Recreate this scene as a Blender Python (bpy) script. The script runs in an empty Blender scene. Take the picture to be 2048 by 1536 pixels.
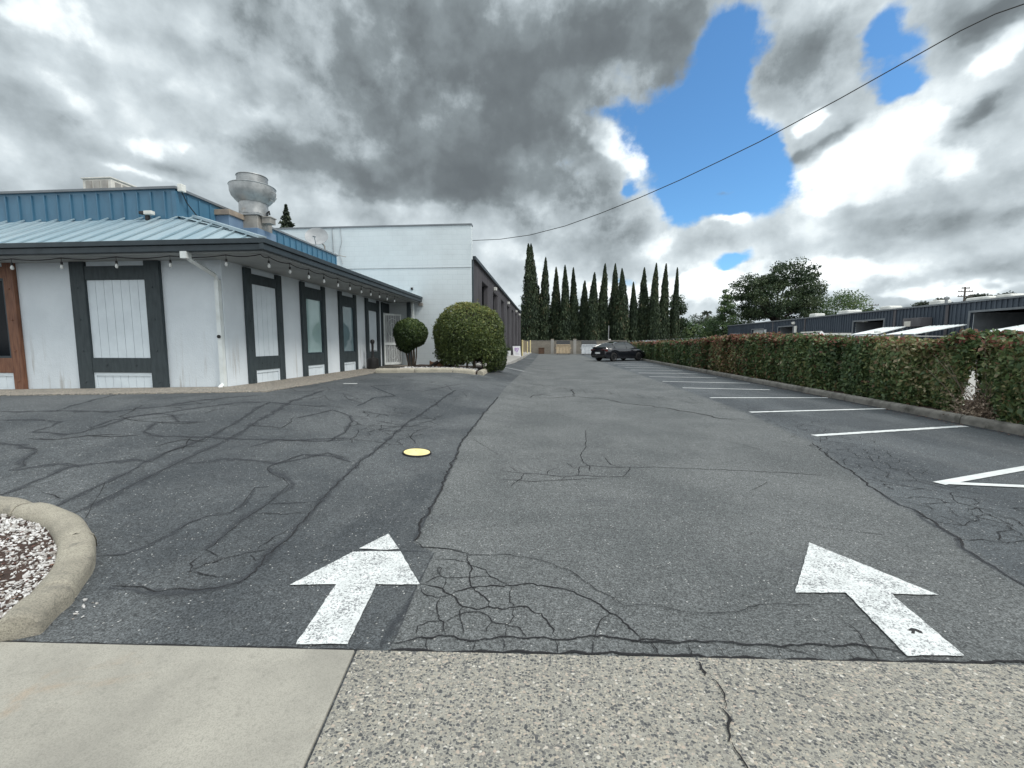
import bpy, bmesh, math, random
import numpy as np
from mathutils import Matrix, Vector
random.seed(7); RNG = np.random.default_rng(7)
SC = bpy.context.scene; COL = SC.collection
R = math.radians

# ------------------------------------------------------------------ survey of the place
F = 850.; CX, CY = 1024., 768.; EYE = 1.4; VPX, HY = 1095., 688.
PITCH = math.atan((CY-HY)/F); YAW = math.atan((VPX-CX)*math.cos(PITCH)/F)
_cp, _sp, _cy, _sy = math.cos(PITCH), math.sin(PITCH), math.cos(YAW), math.sin(YAW)
def ray(px, py):
    u = (px-CX)/F; v = (CY-py)/F
    return (u*_cy-_sy*_cp-v*_sy*_sp, u*_sy+_cy*_cp+v*_cy*_sp, -_sp+v*_cp)
def PZ(px, py, z):
    d = ray(px, py); t = (z-EYE)/d[2]; return (d[0]*t, d[1]*t, z)
def PY(px, py, y):
    d = ray(px, py); t = y/d[1]; return (d[0]*t, y, EYE+d[2]*t)
def PX(px, py, x):
    d = ray(px, py); t = x/d[0]; return (x, d[1]*t, EYE+d[2]*t)
def sstep(t):
    t = min(1., max(0., t)); return t*t*(3-2*t)
def g(x, y):                                     # the lot falls away from the restaurant
    k = sstep((y-6)/6.)*(1-.8*sstep((y-18)/15.))
    z = .5*sstep((-.6+k-x)/(5.4-1.8*k))*sstep((y-1.5)/5.)
    if x < -7: z -= min(.6, .02*(-7-x))*sstep((y-1.5)/5.)
    return z
def PG(px, py):
    z = 0.
    for _ in range(40):
        p = PZ(px, py, z); z = .5*z+.5*g(p[0], p[1])
    p = PZ(px, py, z); return (p[0], p[1], g(p[0], p[1]))

# ------------------------------------------------------------------ helpers
def tag(o, label=None, cat=None, group=None, kind=None):
    if label: o['label'] = label
    if cat: o['category'] = cat
    if group: o['group'] = group
    if kind: o['kind'] = kind
    return o
def empty(name, loc, label, cat, group=None, rz=0.):
    o = bpy.data.objects.new(name, None); COL.objects.link(o)
    o.location = loc; o.rotation_euler = (0, 0, rz); o.empty_display_size = .2
    return tag(o, label, cat, group)
def copy_tree(o, parent=None):
    c = o.copy(); COL.objects.link(c)
    if parent is not None:
        c.parent = parent; c.matrix_parent_inverse = o.matrix_parent_inverse.copy()
    for ch in list(o.children): copy_tree(ch, c)
    return c
class MB:
    def __init__(s): s.v = []; s.f = []; s.m = []; s.uv = {}
    def quad(s, a, b, c, d, m=0):
        n = len(s.v); s.v += [tuple(a), tuple(b), tuple(c), tuple(d)]; s.f.append((n, n+1, n+2, n+3)); s.m.append(m)
    def poly(s, pts, m=0):
        n = len(s.v); s.v += [tuple(p) for p in pts]; s.f.append(tuple(range(n, n+len(pts)))); s.m.append(m)
    def box(s, x0, x1, y0, y1, z0, z1, m=0, T=None):
        if x0 > x1: x0, x1 = x1, x0
        if y0 > y1: y0, y1 = y1, y0
        if z0 > z1: z0, z1 = z1, z0
        p = [(x0,y0,z0),(x1,y0,z0),(x1,y1,z0),(x0,y1,z0),(x0,y0,z1),(x1,y0,z1),(x1,y1,z1),(x0,y1,z1)]
        if T: p = [T(*q) for q in p]
        n = len(s.v); s.v += p
        for f in ((0,3,2,1),(4,5,6,7),(0,1,5,4),(1,2,6,5),(2,3,7,6),(3,0,4,7)):
            s.f.append(tuple(n+i for i in f)); s.m.append(m)
    def prism(s, pts, h0, h1, m=0):               # pts: xy list (ccw); heights absolute or functions
        n = len(s.v); k = len(pts)
        a = (lambda x, y: h0) if not callable(h0) else h0
        b = (lambda x, y: h1) if not callable(h1) else h1
        s.v += [(x, y, a(x, y)) for x, y in pts]+[(x, y, b(x, y)) for x, y in pts]
        s.f.append(tuple(range(n+k, n+2*k))); s.m.append(m)
        s.f.append(tuple(reversed(range(n, n+k)))); s.m.append(m)
        for i in range(k):
            j = (i+1) % k; s.f.append((n+i, n+j, n+k+j, n+k+i)); s.m.append(m)
    def tube(s, path, r, k=8, m=0, cap=True):
        P = [Vector(p) for p in path]; rr = r if hasattr(r, '__len__') else [r]*len(P)
        n = len(s.v); up = Vector((0, 0, 1))
        for i, p in enumerate(P):
            t = (P[min(i+1, len(P)-1)]-P[max(i-1, 0)]).normalized()
            a = t.cross(up)
            if a.length < 1e-3: a = t.cross(Vector((0, 1, 0)))
            a.normalize(); b = t.cross(a)
            for j in range(k):
                q = p+(a*math.cos(2*math.pi*j/k)+b*math.sin(2*math.pi*j/k))*rr[i]; s.v.append(tuple(q))
        for i in range(len(P)-1):
            for j in range(k):
                j2 = (j+1) % k
                s.f.append((n+i*k+j, n+i*k+j2, n+(i+1)*k+j2, n+(i+1)*k+j)); s.m.append(m)
        if cap:
            s.f.append(tuple(n+j for j in range(k))[::-1]); s.m.append(m)
            e = n+(len(P)-1)*k; s.f.append(tuple(e+j for j in range(k))); s.m.append(m)
    def lathe(s, prof, c, k=24, m=0, T=None):
        n = len(s.v)
        for r, z in prof:
            for j in range(k):
                a = 2*math.pi*j/k; q = (c[0]+r*math.cos(a), c[1]+r*math.sin(a), c[2]+z)
                s.v.append(T(*q) if T else q)
        for i in range(len(prof)-1):
            for j in range(k):
                j2 = (j+1) % k
                s.f.append((n+i*k+j, n+i*k+j2, n+(i+1)*k+j2, n+(i+1)*k+j)); s.m.append(m)
    def build(s, name, mats, parent=None, smooth=False, bevel=0., angle=40, fix=True):
        me = bpy.data.meshes.new(name); me.from_pydata(s.v, [], s.f)
        if not isinstance(mats, (list, tuple)): mats = [mats]
        for x in mats: me.materials.append(x)
        if len(mats) > 1: me.polygons.foreach_set('material_index', s.m)
        if s.uv:
            pass
        if fix:
            bm = bmesh.new(); bm.from_mesh(me)
            bmesh.ops.remove_doubles(bm, verts=bm.verts, dist=1e-5)
            bmesh.ops.recalc_face_normals(bm, faces=bm.faces)
            bm.to_mesh(me); bm.free()
        if smooth: me.polygons.foreach_set('use_smooth', [True]*len(me.polygons))
        me.update()
        o = bpy.data.objects.new(name, me); COL.objects.link(o)
        if parent is not None:
            o.parent = parent; o.matrix_parent_inverse = pinv(parent)
        if smooth:
            try: me.set_sharp_from_angle(angle=R(angle))
            except Exception: pass
        if bevel:
            b = o.modifiers.new('bevel', 'BEVEL'); b.width = bevel; b.segments = 2; b.limit_method = 'ANGLE'; b.angle_limit = R(35)
        return o
LOCAL = set()                                    # things modelled in their own coordinates
def pinv(p):
    if p.parent is not None or p.name in LOCAL: return Matrix()
    return Matrix.Translation(-Vector(p.location))

# ------------------------------------------------------------------ node helpers
class NT:
    def __init__(s, tree): s.t = tree; s.n = tree.nodes; s.l = tree.links
    def new(s, typ, **kw):
        n = s.n.new(typ)
        for k, v in kw.items(): setattr(n, k, v)
        return n
    def put(s, sock, v):
        if hasattr(v, 'is_output') or isinstance(v, bpy.types.NodeSocket): s.l.new(v, sock)
        else: sock.default_value = v
    def math(s, op, a, b=None, c=None, clamp=False):
        n = s.new('ShaderNodeMath', operation=op, use_clamp=clamp)
        for i, v in enumerate((a, b, c)):
            if v is not None: s.put(n.inputs[i], v)
        return n.outputs[0]
    def vmath(s, op, a, b=None, scale=None):
        n = s.new('ShaderNodeVectorMath', operation=op); s.put(n.inputs[0], a)
        if b is not None: s.put(n.inputs[1], b)
        if scale is not None: s.put(n.inputs['Scale'], scale)
        return n.outputs['Value'] if op in ('LENGTH', 'DOT_PRODUCT') else n.outputs[0]
    def noise(s, vec, scale, detail=4, rough=.55, dist=0., out='Fac'):
        n = s.new('ShaderNodeTexNoise'); s.put(n.inputs['Vector'], vec)
        n.inputs['Scale'].default_value = scale; n.inputs['Detail'].default_value = detail
        n.inputs['Roughness'].default_value = rough; n.inputs['Distortion'].default_value = dist
        return n.outputs[out]
    def voro(s, vec, scale, feature='F1', out='Distance', rnd=1.):
        n = s.new('ShaderNodeTexVoronoi', feature=feature); s.put(n.inputs['Vector'], vec)
        n.inputs['Scale'].default_value = scale; n.inputs['Randomness'].default_value = rnd
        return n.outputs[out]
    def ramp(s, fac, stops, interp='LINEAR'):
        n = s.new('ShaderNodeValToRGB'); s.put(n.inputs[0], fac); cr = n.color_ramp; cr.interpolation = interp
        while len(cr.elements) > 1: cr.elements.remove(cr.elements[-1])
        for i, (p, c) in enumerate(stops):
            e = cr.elements[0] if i == 0 else cr.elements.new(p)
            e.position = p; c = (c, c, c) if not hasattr(c, '__len__') else c; e.color = (*c, 1)
        return n.outputs[0]
    def mix(s, fac, a, b, mode='MIX'):
        n = s.new('ShaderNodeMix', data_type='RGBA', blend_type=mode)
        s.put(n.inputs[0], fac)
        for sock, v in ((n.inputs[6], a), (n.inputs[7], b)):
            s.put(sock, (*v, 1) if isinstance(v, tuple) and len(v) == 3 else v)
        return n.outputs[2]
    def smooth(s, x, lo, hi):
        n = s.new('ShaderNodeMapRange', interpolation_type='SMOOTHSTEP'); s.put(n.inputs[0], x)
        n.inputs[1].default_value = lo; n.inputs[2].default_value = hi
        return n.outputs[0]
    def bump(s, h, strength=.3, dist=.01, normal=None):
        n = s.new('ShaderNodeBump'); s.put(n.inputs['Height'], h)
        n.inputs['Strength'].default_value = strength; n.inputs['Distance'].default_value = dist
        if normal is not None: s.put(n.inputs['Normal'], normal)
        return n.outputs[0]
    def sep(s, v):
        n = s.new('ShaderNodeSeparateXYZ'); s.put(n.inputs[0], v); return n.outputs
    def comb(s, x, y, z):
        n = s.new('ShaderNodeCombineXYZ')
        for i, v in enumerate((x, y, z)): s.put(n.inputs[i], v)
        return n.outputs[0]
def newmat(name):
    m = bpy.data.materials.new(name); m.use_nodes = True; t = NT(m.node_tree); t.n.clear()
    out = t.new('ShaderNodeOutputMaterial'); b = t.new('ShaderNodeBsdfPrincipled')
    t.l.new(b.outputs[0], out.inputs[0]); t.b = b; t.out = out
    t.obj = t.new('ShaderNodeTexCoord').outputs['Object']; t.pos = t.new('ShaderNodeNewGeometry').outputs['Position']
    return m, t
def simple(name, col, col2=None, rough=.7, scale=3., detail=6, lo=.35, hi=.7, bs=0., bstr=.2, bdist=.005, metal=0., spec=.4,
           stain=None, stretch=(1, 1, 1), coat=0.):
    m, t = newmat(name); b = t.b
    vec = t.vmath('MULTIPLY', t.obj, stretch)
    if col2 is None: col2 = tuple(c*.82 for c in col)
    c = t.mix(t.smooth(t.noise(vec, scale, detail, .6), lo, hi), col, col2)
    if stain:
        scol, ss, slo, shi = stain
        c = t.mix(t.smooth(t.noise(vec, ss, 5, .65), slo, shi), c, scol)
    t.put(b.inputs['Base Color'], c)
    r = t.math('MULTIPLY_ADD', t.noise(vec, scale*2.3, 3), .25, rough-.12)
    t.put(b.inputs['Roughness'], r); b.inputs['Metallic'].default_value = metal
    b.inputs['Specular IOR Level'].default_value = spec; b.inputs['Coat Weight'].default_value = coat
    if bs: t.put(b.inputs['Normal'], t.bump(t.noise(t.obj, bs, 4), bstr, bdist))
    return m

M = {}
M['fascia'] = simple('slate_trim_paint', (.028, .041, .050), (.020, .030, .037), .5, 4)
M['timber'] = simple('slate_timber_paint', (.042, .056, .062), (.027, .037, .042), .65, 5, bs=60, bstr=.25, stretch=(3, 3, .6))
M['wood'] = simple('brown_timber', (.20, .092, .052), (.11, .045, .026), .6, 6, bs=40, bstr=.3, stretch=(5, 5, .5), stain=((.06, .03, .02), 2.5, .60, .72))
M['panel'] = simple('white_plank_paint', (.66, .725, .77), (.59, .65, .695), .55, 2.5, bs=80, bstr=.1)
M['soffit'] = simple('soffit_paint', (.36, .38, .385), (.29, .31, .32), .8, 2)
M['white_metal'] = simple('white_downspout_paint', (.68, .72, .72), (.55, .58, .57), .4, 3)
M['copper_cap'] = simple('tan_cap_flashing', (.33, .27, .21), (.22, .18, .15), .5, 3)
M['galv'] = simple('galvanised_spun_metal', (.40, .41, .41), (.26, .27, .275), .50, 5, metal=.6, stain=((.25, .2, .16), 3, .58, .75))
M['galv_dark'] = simple('dull_sheet_metal', (.36, .34, .31), (.26, .24, .22), .5, 4, metal=.5)
M['galv_grey'] = simple('dull_galvanised', (.33, .345, .35), (.22, .23, .235), .5, 4, metal=.6)
M['black'] = simple('black_plastic', (.014, .014, .015), (.02, .02, .02), .5, 5)
M['rubber'] = simple('black_rubber', (.016, .016, .017), (.024, .024, .024), .8, 8)
M['yellow'] = simple('yellow_post_paint', (.70, .60, .33), (.6, .5, .25), .55, 4)
M['cover'] = simple('yellow_cover_paint', (.80, .69, .33), (.70, .58, .25), .6, 12, stain=((.35, .28, .12), 9, .6, .75))
M['soil'] = simple('dark_mulch', (.055, .032, .024), (.028, .018, .014), .95, 14, bs=50, bstr=.8, bdist=.02)
M['bark'] = simple('grey_brown_bark', (.11, .085, .062), (.06, .045, .035), .9, 8, bs=18, bstr=.7, bdist=.02, stretch=(1, 1, .4))
M['bark_dark'] = simple('dark_bark', (.035, .028, .022), (.02, .016, .013), .9, 8, bs=18, bstr=.6, bdist=.02)
M['stump'] = simple('cut_stump_wood', (.20, .11, .065), (.07, .04, .028), .9, 5, bs=25, bstr=.6, bdist=.02, stretch=(1, 1, .5))
M['cream_bin'] = simple('tan_steel_paint', (.52, .42, .29), (.43, .33, .22), .5, 3, stain=((.2, .13, .08), 2.5, .62, .75))
M['white_bin'] = simple('white_steel_paint', (.66, .68, .70), (.52, .54, .57), .5, 3, stain=((.3, .3, .3), 2.5, .64, .78))
M['tan_fence'] = simple('tan_fence_boards', (.24, .20, .13), (.16, .13, .085), .8, 3, stretch=(4, 4, .4))
M['greywood'] = simple('grey_power_pole', (.12, .105, .09), (.07, .06, .055), .9, 3, stretch=(4, 4, .3))
M['board'] = simple('white_sign_board', (.78, .78, .80), (.72, .72, .74), .45, 3)
M['purple'] = simple('purple_print', (.42, .25, .55), (.36, .2, .5), .5, 6)
M['pale_text'] = simple('pale_print', (.55, .55, .6), (.5, .5, .55), .5, 6)
M['pot'] = simple('white_pot_glaze', (.66, .68, .68), (.55, .57, .56), .45, 3)
M['carport'] = simple('pale_carport_metal', (.72, .76, .76), (.60, .64, .65), .4, 1.5)
M['frp'] = simple('white_roof_vent', (.70, .70, .66), (.58, .58, .54), .5, 3)
M['ac'] = simple('beige_ac_enclosure', (.58, .55, .50), (.46, .44, .40), .5, 3)
M['dish'] = simple('grey_dish_paint', (.30, .315, .325), (.25, .26, .27), .45, 4)
M['trash_dark'] = simple('brown_box', (.12, .07, .045), (.08, .05, .035), .8, 4)
M['redsign'] = simple('red_sign_paint', (.55, .05, .06), (.45, .04, .05), .4, 4)
M['chain'] = simple('galvanised_wire', (.36, .37, .37), (.28, .29, .29), .5, 4, metal=.4)
M['skydoor'] = simple('pale_roll_door', (.50, .52, .53), (.42, .44, .45), .5, 2)
M['interior'] = simple('dark_interior', (.011, .012, .014), (.007, .008, .009), .95, 1, spec=.05)
M['stain_conc'] = simple('pale_yard_concrete', (.34, .33, .31), (.26, .255, .24), .9, .6)

def m_stucco():
    m, t = newmat('painted_stucco'); b = t.b
    n = t.noise(t.obj, 1.3, 6, .6)
    c = t.mix(t.smooth(n, .3, .75), (.665, .715, .755), (.595, .645, .685))
    z = t.sep(t.obj)[2]
    st = t.noise(t.vmath('MULTIPLY', t.obj, (9, 9, .7)), 1., 4, .6)          # run-down dirt streaks
    low = t.math('SUBTRACT', 1., t.smooth(z, .5, 1.9))
    c = t.mix(t.math('MULTIPLY', t.smooth(st, .54, .72), t.math('MULTIPLY', low, .6)), c, (.28, .25, .21))
    t.put(b.inputs['Base Color'], c); b.inputs['Roughness'].default_value = .9; b.inputs['Specular IOR Level'].default_value = .2
    h = t.math('ADD', t.noise(t.obj, 38, 4, .6), t.math('MULTIPLY', t.noise(t.obj, 9, 3), .8))
    t.put(b.inputs['Normal'], t.bump(h, .55, .012)); return m
M['stucco'] = m_stucco()
def m_block(name, c1, c2, mortar, bw, bh, axis='x', stain=None, strength=.5):
    m, t = newmat(name); b = t.b; s = t.sep(t.obj)
    v = t.comb(s[0] if axis == 'x' else s[1], s[2], 0.)
    br = t.new('ShaderNodeTexBrick'); t.put(br.inputs['Vector'], v)
    for k, val in (('Scale', 1.), ('Mortar Size', .012), ('Mortar Smooth', .3), ('Brick Width', bw), ('Row Height', bh), ('Bias', 0.)): br.inputs[k].default_value = val
    br.inputs['Color1'].default_value = (*c1, 1); br.inputs['Color2'].default_value = (*c2, 1); br.inputs['Mortar'].default_value = (*mortar, 1)
    c = br.outputs['Color']
    n = t.noise(t.obj, .8, 6, .62)
    c = t.mix(t.math('MULTIPLY', t.smooth(n, .42, .72), .5), c, stain or tuple(x*.75 for x in c1))
    t.put(b.inputs['Base Color'], c); b.inputs['Roughness'].default_value = .85; b.inputs['Specular IOR Level'].default_value = .25
    h = t.math('ADD', t.math('MULTIPLY', br.outputs['Fac'], -1.), t.math('MULTIPLY', t.noise(t.obj, 30, 3), .5))
    t.put(b.inputs['Normal'], t.bump(h, strength, .008)); return m
M['cmu_white'] = m_block('white_painted_block', (.62, .675, .70), (.605, .66, .685), (.57, .63, .655), .41, .2, 'x', (.50, .54, .56), .3)
M['cmu_tan'] = m_block('tan_block_wall', (.26, .235, .20), (.21, .19, .16), (.15, .14, .125), .41, .2, 'x', (.12, .115, .10), .6)
def m_metalroof():
    m, t = newmat('blue_standing_seam'); b = t.b
    n = t.noise(t.vmath('MULTIPLY', t.obj, (2.2, .5, .5)), 1., 5, .6)
    c = t.mix(t.smooth(n, .3, .72), (.35, .435, .475), (.26, .365, .42))
    c = t.mix(t.smooth(t.noise(t.obj, 3.5, 5, .7), .62, .78), c, (.55, .62, .63))
    t.put(b.inputs['Base Color'], c); b.inputs['Roughness'].default_value = .36; b.inputs['Metallic'].default_value = .25
    return m
M['roof'] = m_metalroof()
def m_parapet():
    m, t = newmat('blue_parapet_metal'); b = t.b
    n = t.noise(t.vmath('MULTIPLY', t.obj, (1, 1, .35)), 3.2, 5, .6)
    c = t.mix(t.smooth(n, .3, .75), (.058, .158, .245), (.040, .118, .19))
    t.put(b.inputs['Base Color'], c); b.inputs['Roughness'].default_value = .45; return m
M['parapet'] = m_parapet()
M['ductbox'] = simple('faded_blue_box', (.15, .22, .31), (.10, .16, .25), .55, 3, stretch=(1, 1, .4))
M['siding_dark'] = simple('dark_fluted_siding', (.105, .10, .108), (.07, .067, .073), .7, 2, stretch=(1, 1, .25), bs=30, bstr=.2)
M['siding_navy'] = simple('navy_metal_siding', (.062, .078, .10), (.045, .058, .078), .5, 1.5, stretch=(1, 1, .3))
M['trim_grey'] = simple('grey_metal_trim', (.17, .185, .20), (.13, .145, .16), .5, 2)
def m_glass(name, col, rough=.04, alpha=None):
    m, t = newmat(name); b = t.b
    n = t.noise(t.obj, .9, 3)
    t.put(b.inputs['Base Color'], t.mix(t.smooth(n, .35, .7), col, tuple(c*.7 for c in col)))
    b.inputs['Roughness'].default_value = rough; b.inputs['Specular IOR Level'].default_value = .8; b.inputs['Coat Weight'].default_value = .6; b.inputs['Coat Roughness'].default_value = .02
    return m
M['pane'] = m_glass('lit_teal_film_glass', (.40, .56, .56))  # brighter tone of the lit pane put into its base colour
M['pane_grey'] = m_glass('grey_film_glass', (.20, .29, .32))
M['pane_dark'] = simple('dark_window_glass', (.005, .007, .010), (.010, .012, .015), .10, 2, spec=.06)
M['carglass'] = m_glass('car_glass', (.015, .02, .022), .03)
def m_carpaint(name, col, spec=.6):
    m, t = newmat(name); b = t.b; t.put(b.inputs['Base Color'], t.mix(t.smooth(t.noise(t.obj, 2, 4), .3, .7), col, tuple(c*.85 for c in col)))
    b.inputs['Roughness'].default_value = .25; b.inputs['Coat Weight'].default_value = .8; b.inputs['Coat Roughness'].default_value = .04; return m
M['carblack'] = m_carpaint('black_car_paint', (.008, .009, .013))
M['carwhite'] = m_carpaint('white_car_paint', (.72, .73, .74))
M['taillight'] = m_carpaint('dark_tail_lens', (.10, .02, .02))
M['rim'] = simple('dark_alloy', (.06, .062, .065), (.04, .042, .045), .35, 5, metal=.7)
M['plate'] = simple('white_plate', (.72, .73, .72), (.64, .65, .66), .4, 20)
M['bulb'] = m_glass('clear_bulb_glass', (.70, .72, .70), .08)

def m_concrete():
    m, t = newmat('broom_concrete'); b = t.b; p = t.pos
    n = t.noise(p, 1.6, 7, .6, .3); f = t.noise(p, 190, 4, .75)
    c = t.mix(t.smooth(n, .33, .70), (.36, .345, .30), (.255, .245, .215))
    c = t.mix(t.math('MULTIPLY', t.smooth(t.noise(p, 2.3, 5, .65, .6), .58, .74), .6), c, (.34, .26, .185))
    c = t.mix(t.math('MULTIPLY', t.smooth(t.noise(p, 4.6, 6, .7), .60, .76), .6), c, (.17, .16, .14))
    c = t.mix(t.math('MULTIPLY', t.smooth(f, .42, .68), .55), c, (.17, .16, .14))
    c = t.mix(t.math('MULTIPLY', t.smooth(t.noise(p, 38, 5, .75), .52, .68), .38), c, (.17, .165, .145))
    c = t.mix(t.smooth(t.voro(p, 6., out='Distance'), .022, .018), c, (.06, .055, .05))
    t.put(b.inputs['Base Color'], c); b.inputs['Roughness'].default_value = .9; b.inputs['Specular IOR Level'].default_value = .2
    t.put(b.inputs['Normal'], t.bump(f, .5, .004)); return m
M['concrete'] = m_concrete()
def m_kerb():
    m, t = newmat('weathered_kerb_concrete'); b = t.b; p = t.pos
    c = t.mix(t.smooth(t.noise(p, 3.5, 7, .65), .3, .7), (.46, .425, .345), (.33, .305, .25))
    c = t.mix(t.math('MULTIPLY', t.smooth(t.noise(p, 120, 5, .8), .44, .62), .62), c, (.13, .125, .108))
    c = t.mix(t.math('MULTIPLY', t.smooth(t.noise(p, 6.5, 5, .7), .58, .72), .55), c, (.15, .145, .13))
    t.put(b.inputs['Base Color'], c); b.inputs['Roughness'].default_value = .92; b.inputs['Specular IOR Level'].default_value = .2
    t.put(b.inputs['Normal'], t.bump(t.math('ADD', t.noise(p, 150, 4, .75), t.math('MULTIPLY', t.noise(p, 22, 4, .6), 1.6)), .9, .010)); return m
M['kerb'] = m_kerb()
M['kerb_dark'] = simple('old_grey_kerb', (.20, .19, .17), (.11, .105, .095), .92, 4, bs=80, bstr=.5, stain=((.06, .058, .05), 2.2, .52, .70))
def m_aggregate(name, scale, matrix, dark=1.):
    m, t = newmat(name); b = t.b
    p = t.vmath('ADD', t.pos, t.vmath('SCALE', t.noise(t.pos, 55, 2, out='Color'), scale=.012))
    p = t.vmath('MULTIPLY', p, (1., 1.25, 1.))
    d = t.voro(p, scale); col = t.voro(p, scale, out='Color'); r = t.sep(col)
    d2 = t.voro(p, scale*2.1); r2 = t.sep(t.voro(p, scale*2.1, out='Color'))
    stone = t.ramp(r[0], [(0., (.055, .058, .06)), (.3, (.10, .10, .10)), (.5, (.17, .165, .15)), (.66, (.27, .25, .21)), (.82, (.36, .33, .27)), (.92, (.36, .30, .25)), (.98, (.48, .46, .41))])
    mask = t.math('MULTIPLY', t.math('LESS_THAN', d, t.math('MULTIPLY_ADD', r[1], .30, .36)), t.math('GREATER_THAN', r[2], .14))
    mask2 = t.math('MULTIPLY', t.math('LESS_THAN', d2, t.math('MULTIPLY_ADD', r2[1], .25, .32)), t.math('GREATER_THAN', r2[2], .35))
    st2 = t.ramp(r2[0], [(0., (.07, .07, .07)), (.5, (.15, .145, .13)), (.85, (.34, .31, .25)), (1., (.46, .44, .39))])
    base = t.mix(t.smooth(t.noise(t.pos, 1.4, 6, .6), .35, .7), matrix, tuple(c*.80 for c in matrix))
    base = t.mix(t.math('MULTIPLY', t.smooth(t.noise(t.pos, 500, 2), .45, .7), .35), base, tuple(c*.5 for c in matrix))
    c = t.mix(mask2, base, st2); c = t.mix(mask, c, stone)
    c = t.mix(t.math('MULTIPLY', t.smooth(t.noise(t.pos, 2.2, 6, .7), .58, .76), .4), c, (.17, .16, .14))
    t.put(b.inputs['Base Color'], c); b.inputs['Roughness'].default_value = .75; b.inputs['Specular IOR Level'].default_value = .3
    h = t.math('ADD', t.math('MULTIPLY', mask, .6), t.math('MULTIPLY', mask2, .35))
    h = t.math('ADD', h, t.math('MULTIPLY', d, -.6))
    t.put(b.inputs['Normal'], t.bump(h, .5, .006)); return m
M['aggregate'] = m_aggregate('exposed_aggregate_concrete', 80., (.285, .275, .24))
M['walk_agg'] = m_aggregate('walkway_aggregate_concrete', 45., (.33, .29, .24))

def m_asphalt():
    m, t = newmat('asphalt'); b = t.b; p = t.pos; s = t.sep(p); x, y = s[0], s[1]
    wob = t.math('MULTIPLY', t.math('SUBTRACT', t.noise(p, 1.1, 5, .6), .5), .5)
    ys = t.math('MULTIPLY', y, 1/16.)
    def curve(pts): return t.ramp(ys, [(a/16., (v/5.,)*3) for a, v in pts])
    xl = t.math('MULTIPLY', t.sep(curve([(1.5, .71), (2.72, .755), (2.80, .93), (3.2, .965), (4.1, 1.03), (4.8, 1.09), (5.75, 1.20), (8.2, 1.24), (10., 1.17), (16, 1.1)]))[0], -5.)
    ln = t.noise(p, 7, 5, .65)
    dl = t.math('ADD', t.math('SUBTRACT', x, xl), t.math('MULTIPLY', t.math('SUBTRACT', ln, .5), .06))
    lane_l = t.smooth(dl, -.012, .012)
    xr = t.math('MULTIPLY', t.sep(curve([(2.46, 2.77), (2.7, 2.78), (3., 2.85), (3.3, 2.98), (3.7, 3.07), (4., 3.09), (4.5, 3.23), (5.2, 3.42), (6.3, 3.77), (9, 4.05), (15, 4.2)]))[0], 5.)
    dr = t.math('ADD', t.math('SUBTRACT', x, xr), t.math('MULTIPLY', wob, .35))
    lane_r = t.math('SUBTRACT', 1., t.smooth(dr, -.10, .12))
    left = t.mix(t.smooth(t.noise(p, .55, 6, .62, .4), .38, .66), (.045, .051, .056), (.086, .093, .097))
    right = t.mix(t.smooth(t.noise(t.vmath('MULTIPLY', p, (1, .5, 1)), .7, 6, .62, .4), .36, .68), (.050, .057, .063), (.082, .091, .097))
    lane = t.mix(t.smooth(t.noise(p, .7, 7, .62, .5), .32, .70), (.080, .086, .087), (.118, .124, .124))
    c = t.mix(lane_l, left, lane); c = t.mix(lane_r, right, c)
    # worn lighter wheel tracks and wind-blown dust
    tr = t.noise(t.vmath('MULTIPLY', p, (1.1, .12, 1)), 1., 4, .55)
    c = t.mix(t.math('MULTIPLY', t.smooth(tr, .52, .72), .26), c, (.14, .146, .145))
    tr2 = t.noise(t.vmath('MULTIPLY', p, (.35, 1.6, 1)), 1.3, 5, .6)
    c = t.mix(t.math('MULTIPLY', t.smooth(tr2, .55, .74), .45), c, (.064, .068, .073))
    c = t.mix(t.math('MULTIPLY', t.smooth(t.noise(p, 3.2, 6, .7), .60, .76), .5), c, (.046, .049, .053))
    # aggregate
    r = t.sep(t.voro(p, 150, out='Color'))
    sp = t.math('MULTIPLY_ADD', r[0], 1.1, .45)
    f = t.noise(p, 260, 3, .75)
    sp = t.math('MULTIPLY', sp, t.math('MULTIPLY_ADD', f, 2.4, -.2))
    sp = t.math('MULTIPLY', sp, t.math('MULTIPLY_ADD', t.noise(p, 60, 4, .8), 2.0, .0))
    sp = t.math('MULTIPLY', sp, t.math('MULTIPLY_ADD', t.noise(p, 15, 4, .7), .8, .6))
    c = t.mix(1., c, t.comb(sp, sp, sp), 'MULTIPLY')
    r2 = t.sep(t.voro(p, 78, out='Color')); d2 = t.voro(p, 78)
    fl = t.math('MULTIPLY', t.math('GREATER_THAN', r2[0], .972), t.math('LESS_THAN', d2, .38))
    c = t.mix(fl, c, t.ramp(r2[1], [(0, (.20, .20, .19)), (1, (.42, .42, .41))]))
    t.put(b.inputs['Base Color'], c); b.inputs['Roughness'].default_value = .82; b.inputs['Specular IOR Level'].default_value = .35
    h = t.math('ADD', t.math('MULTIPLY', f, .7), t.math('MULTIPLY', r[0], .5))
    t.put(b.inputs['Normal'], t.bump(h, .55, .006)); return m
M['asphalt'] = m_asphalt()
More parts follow.
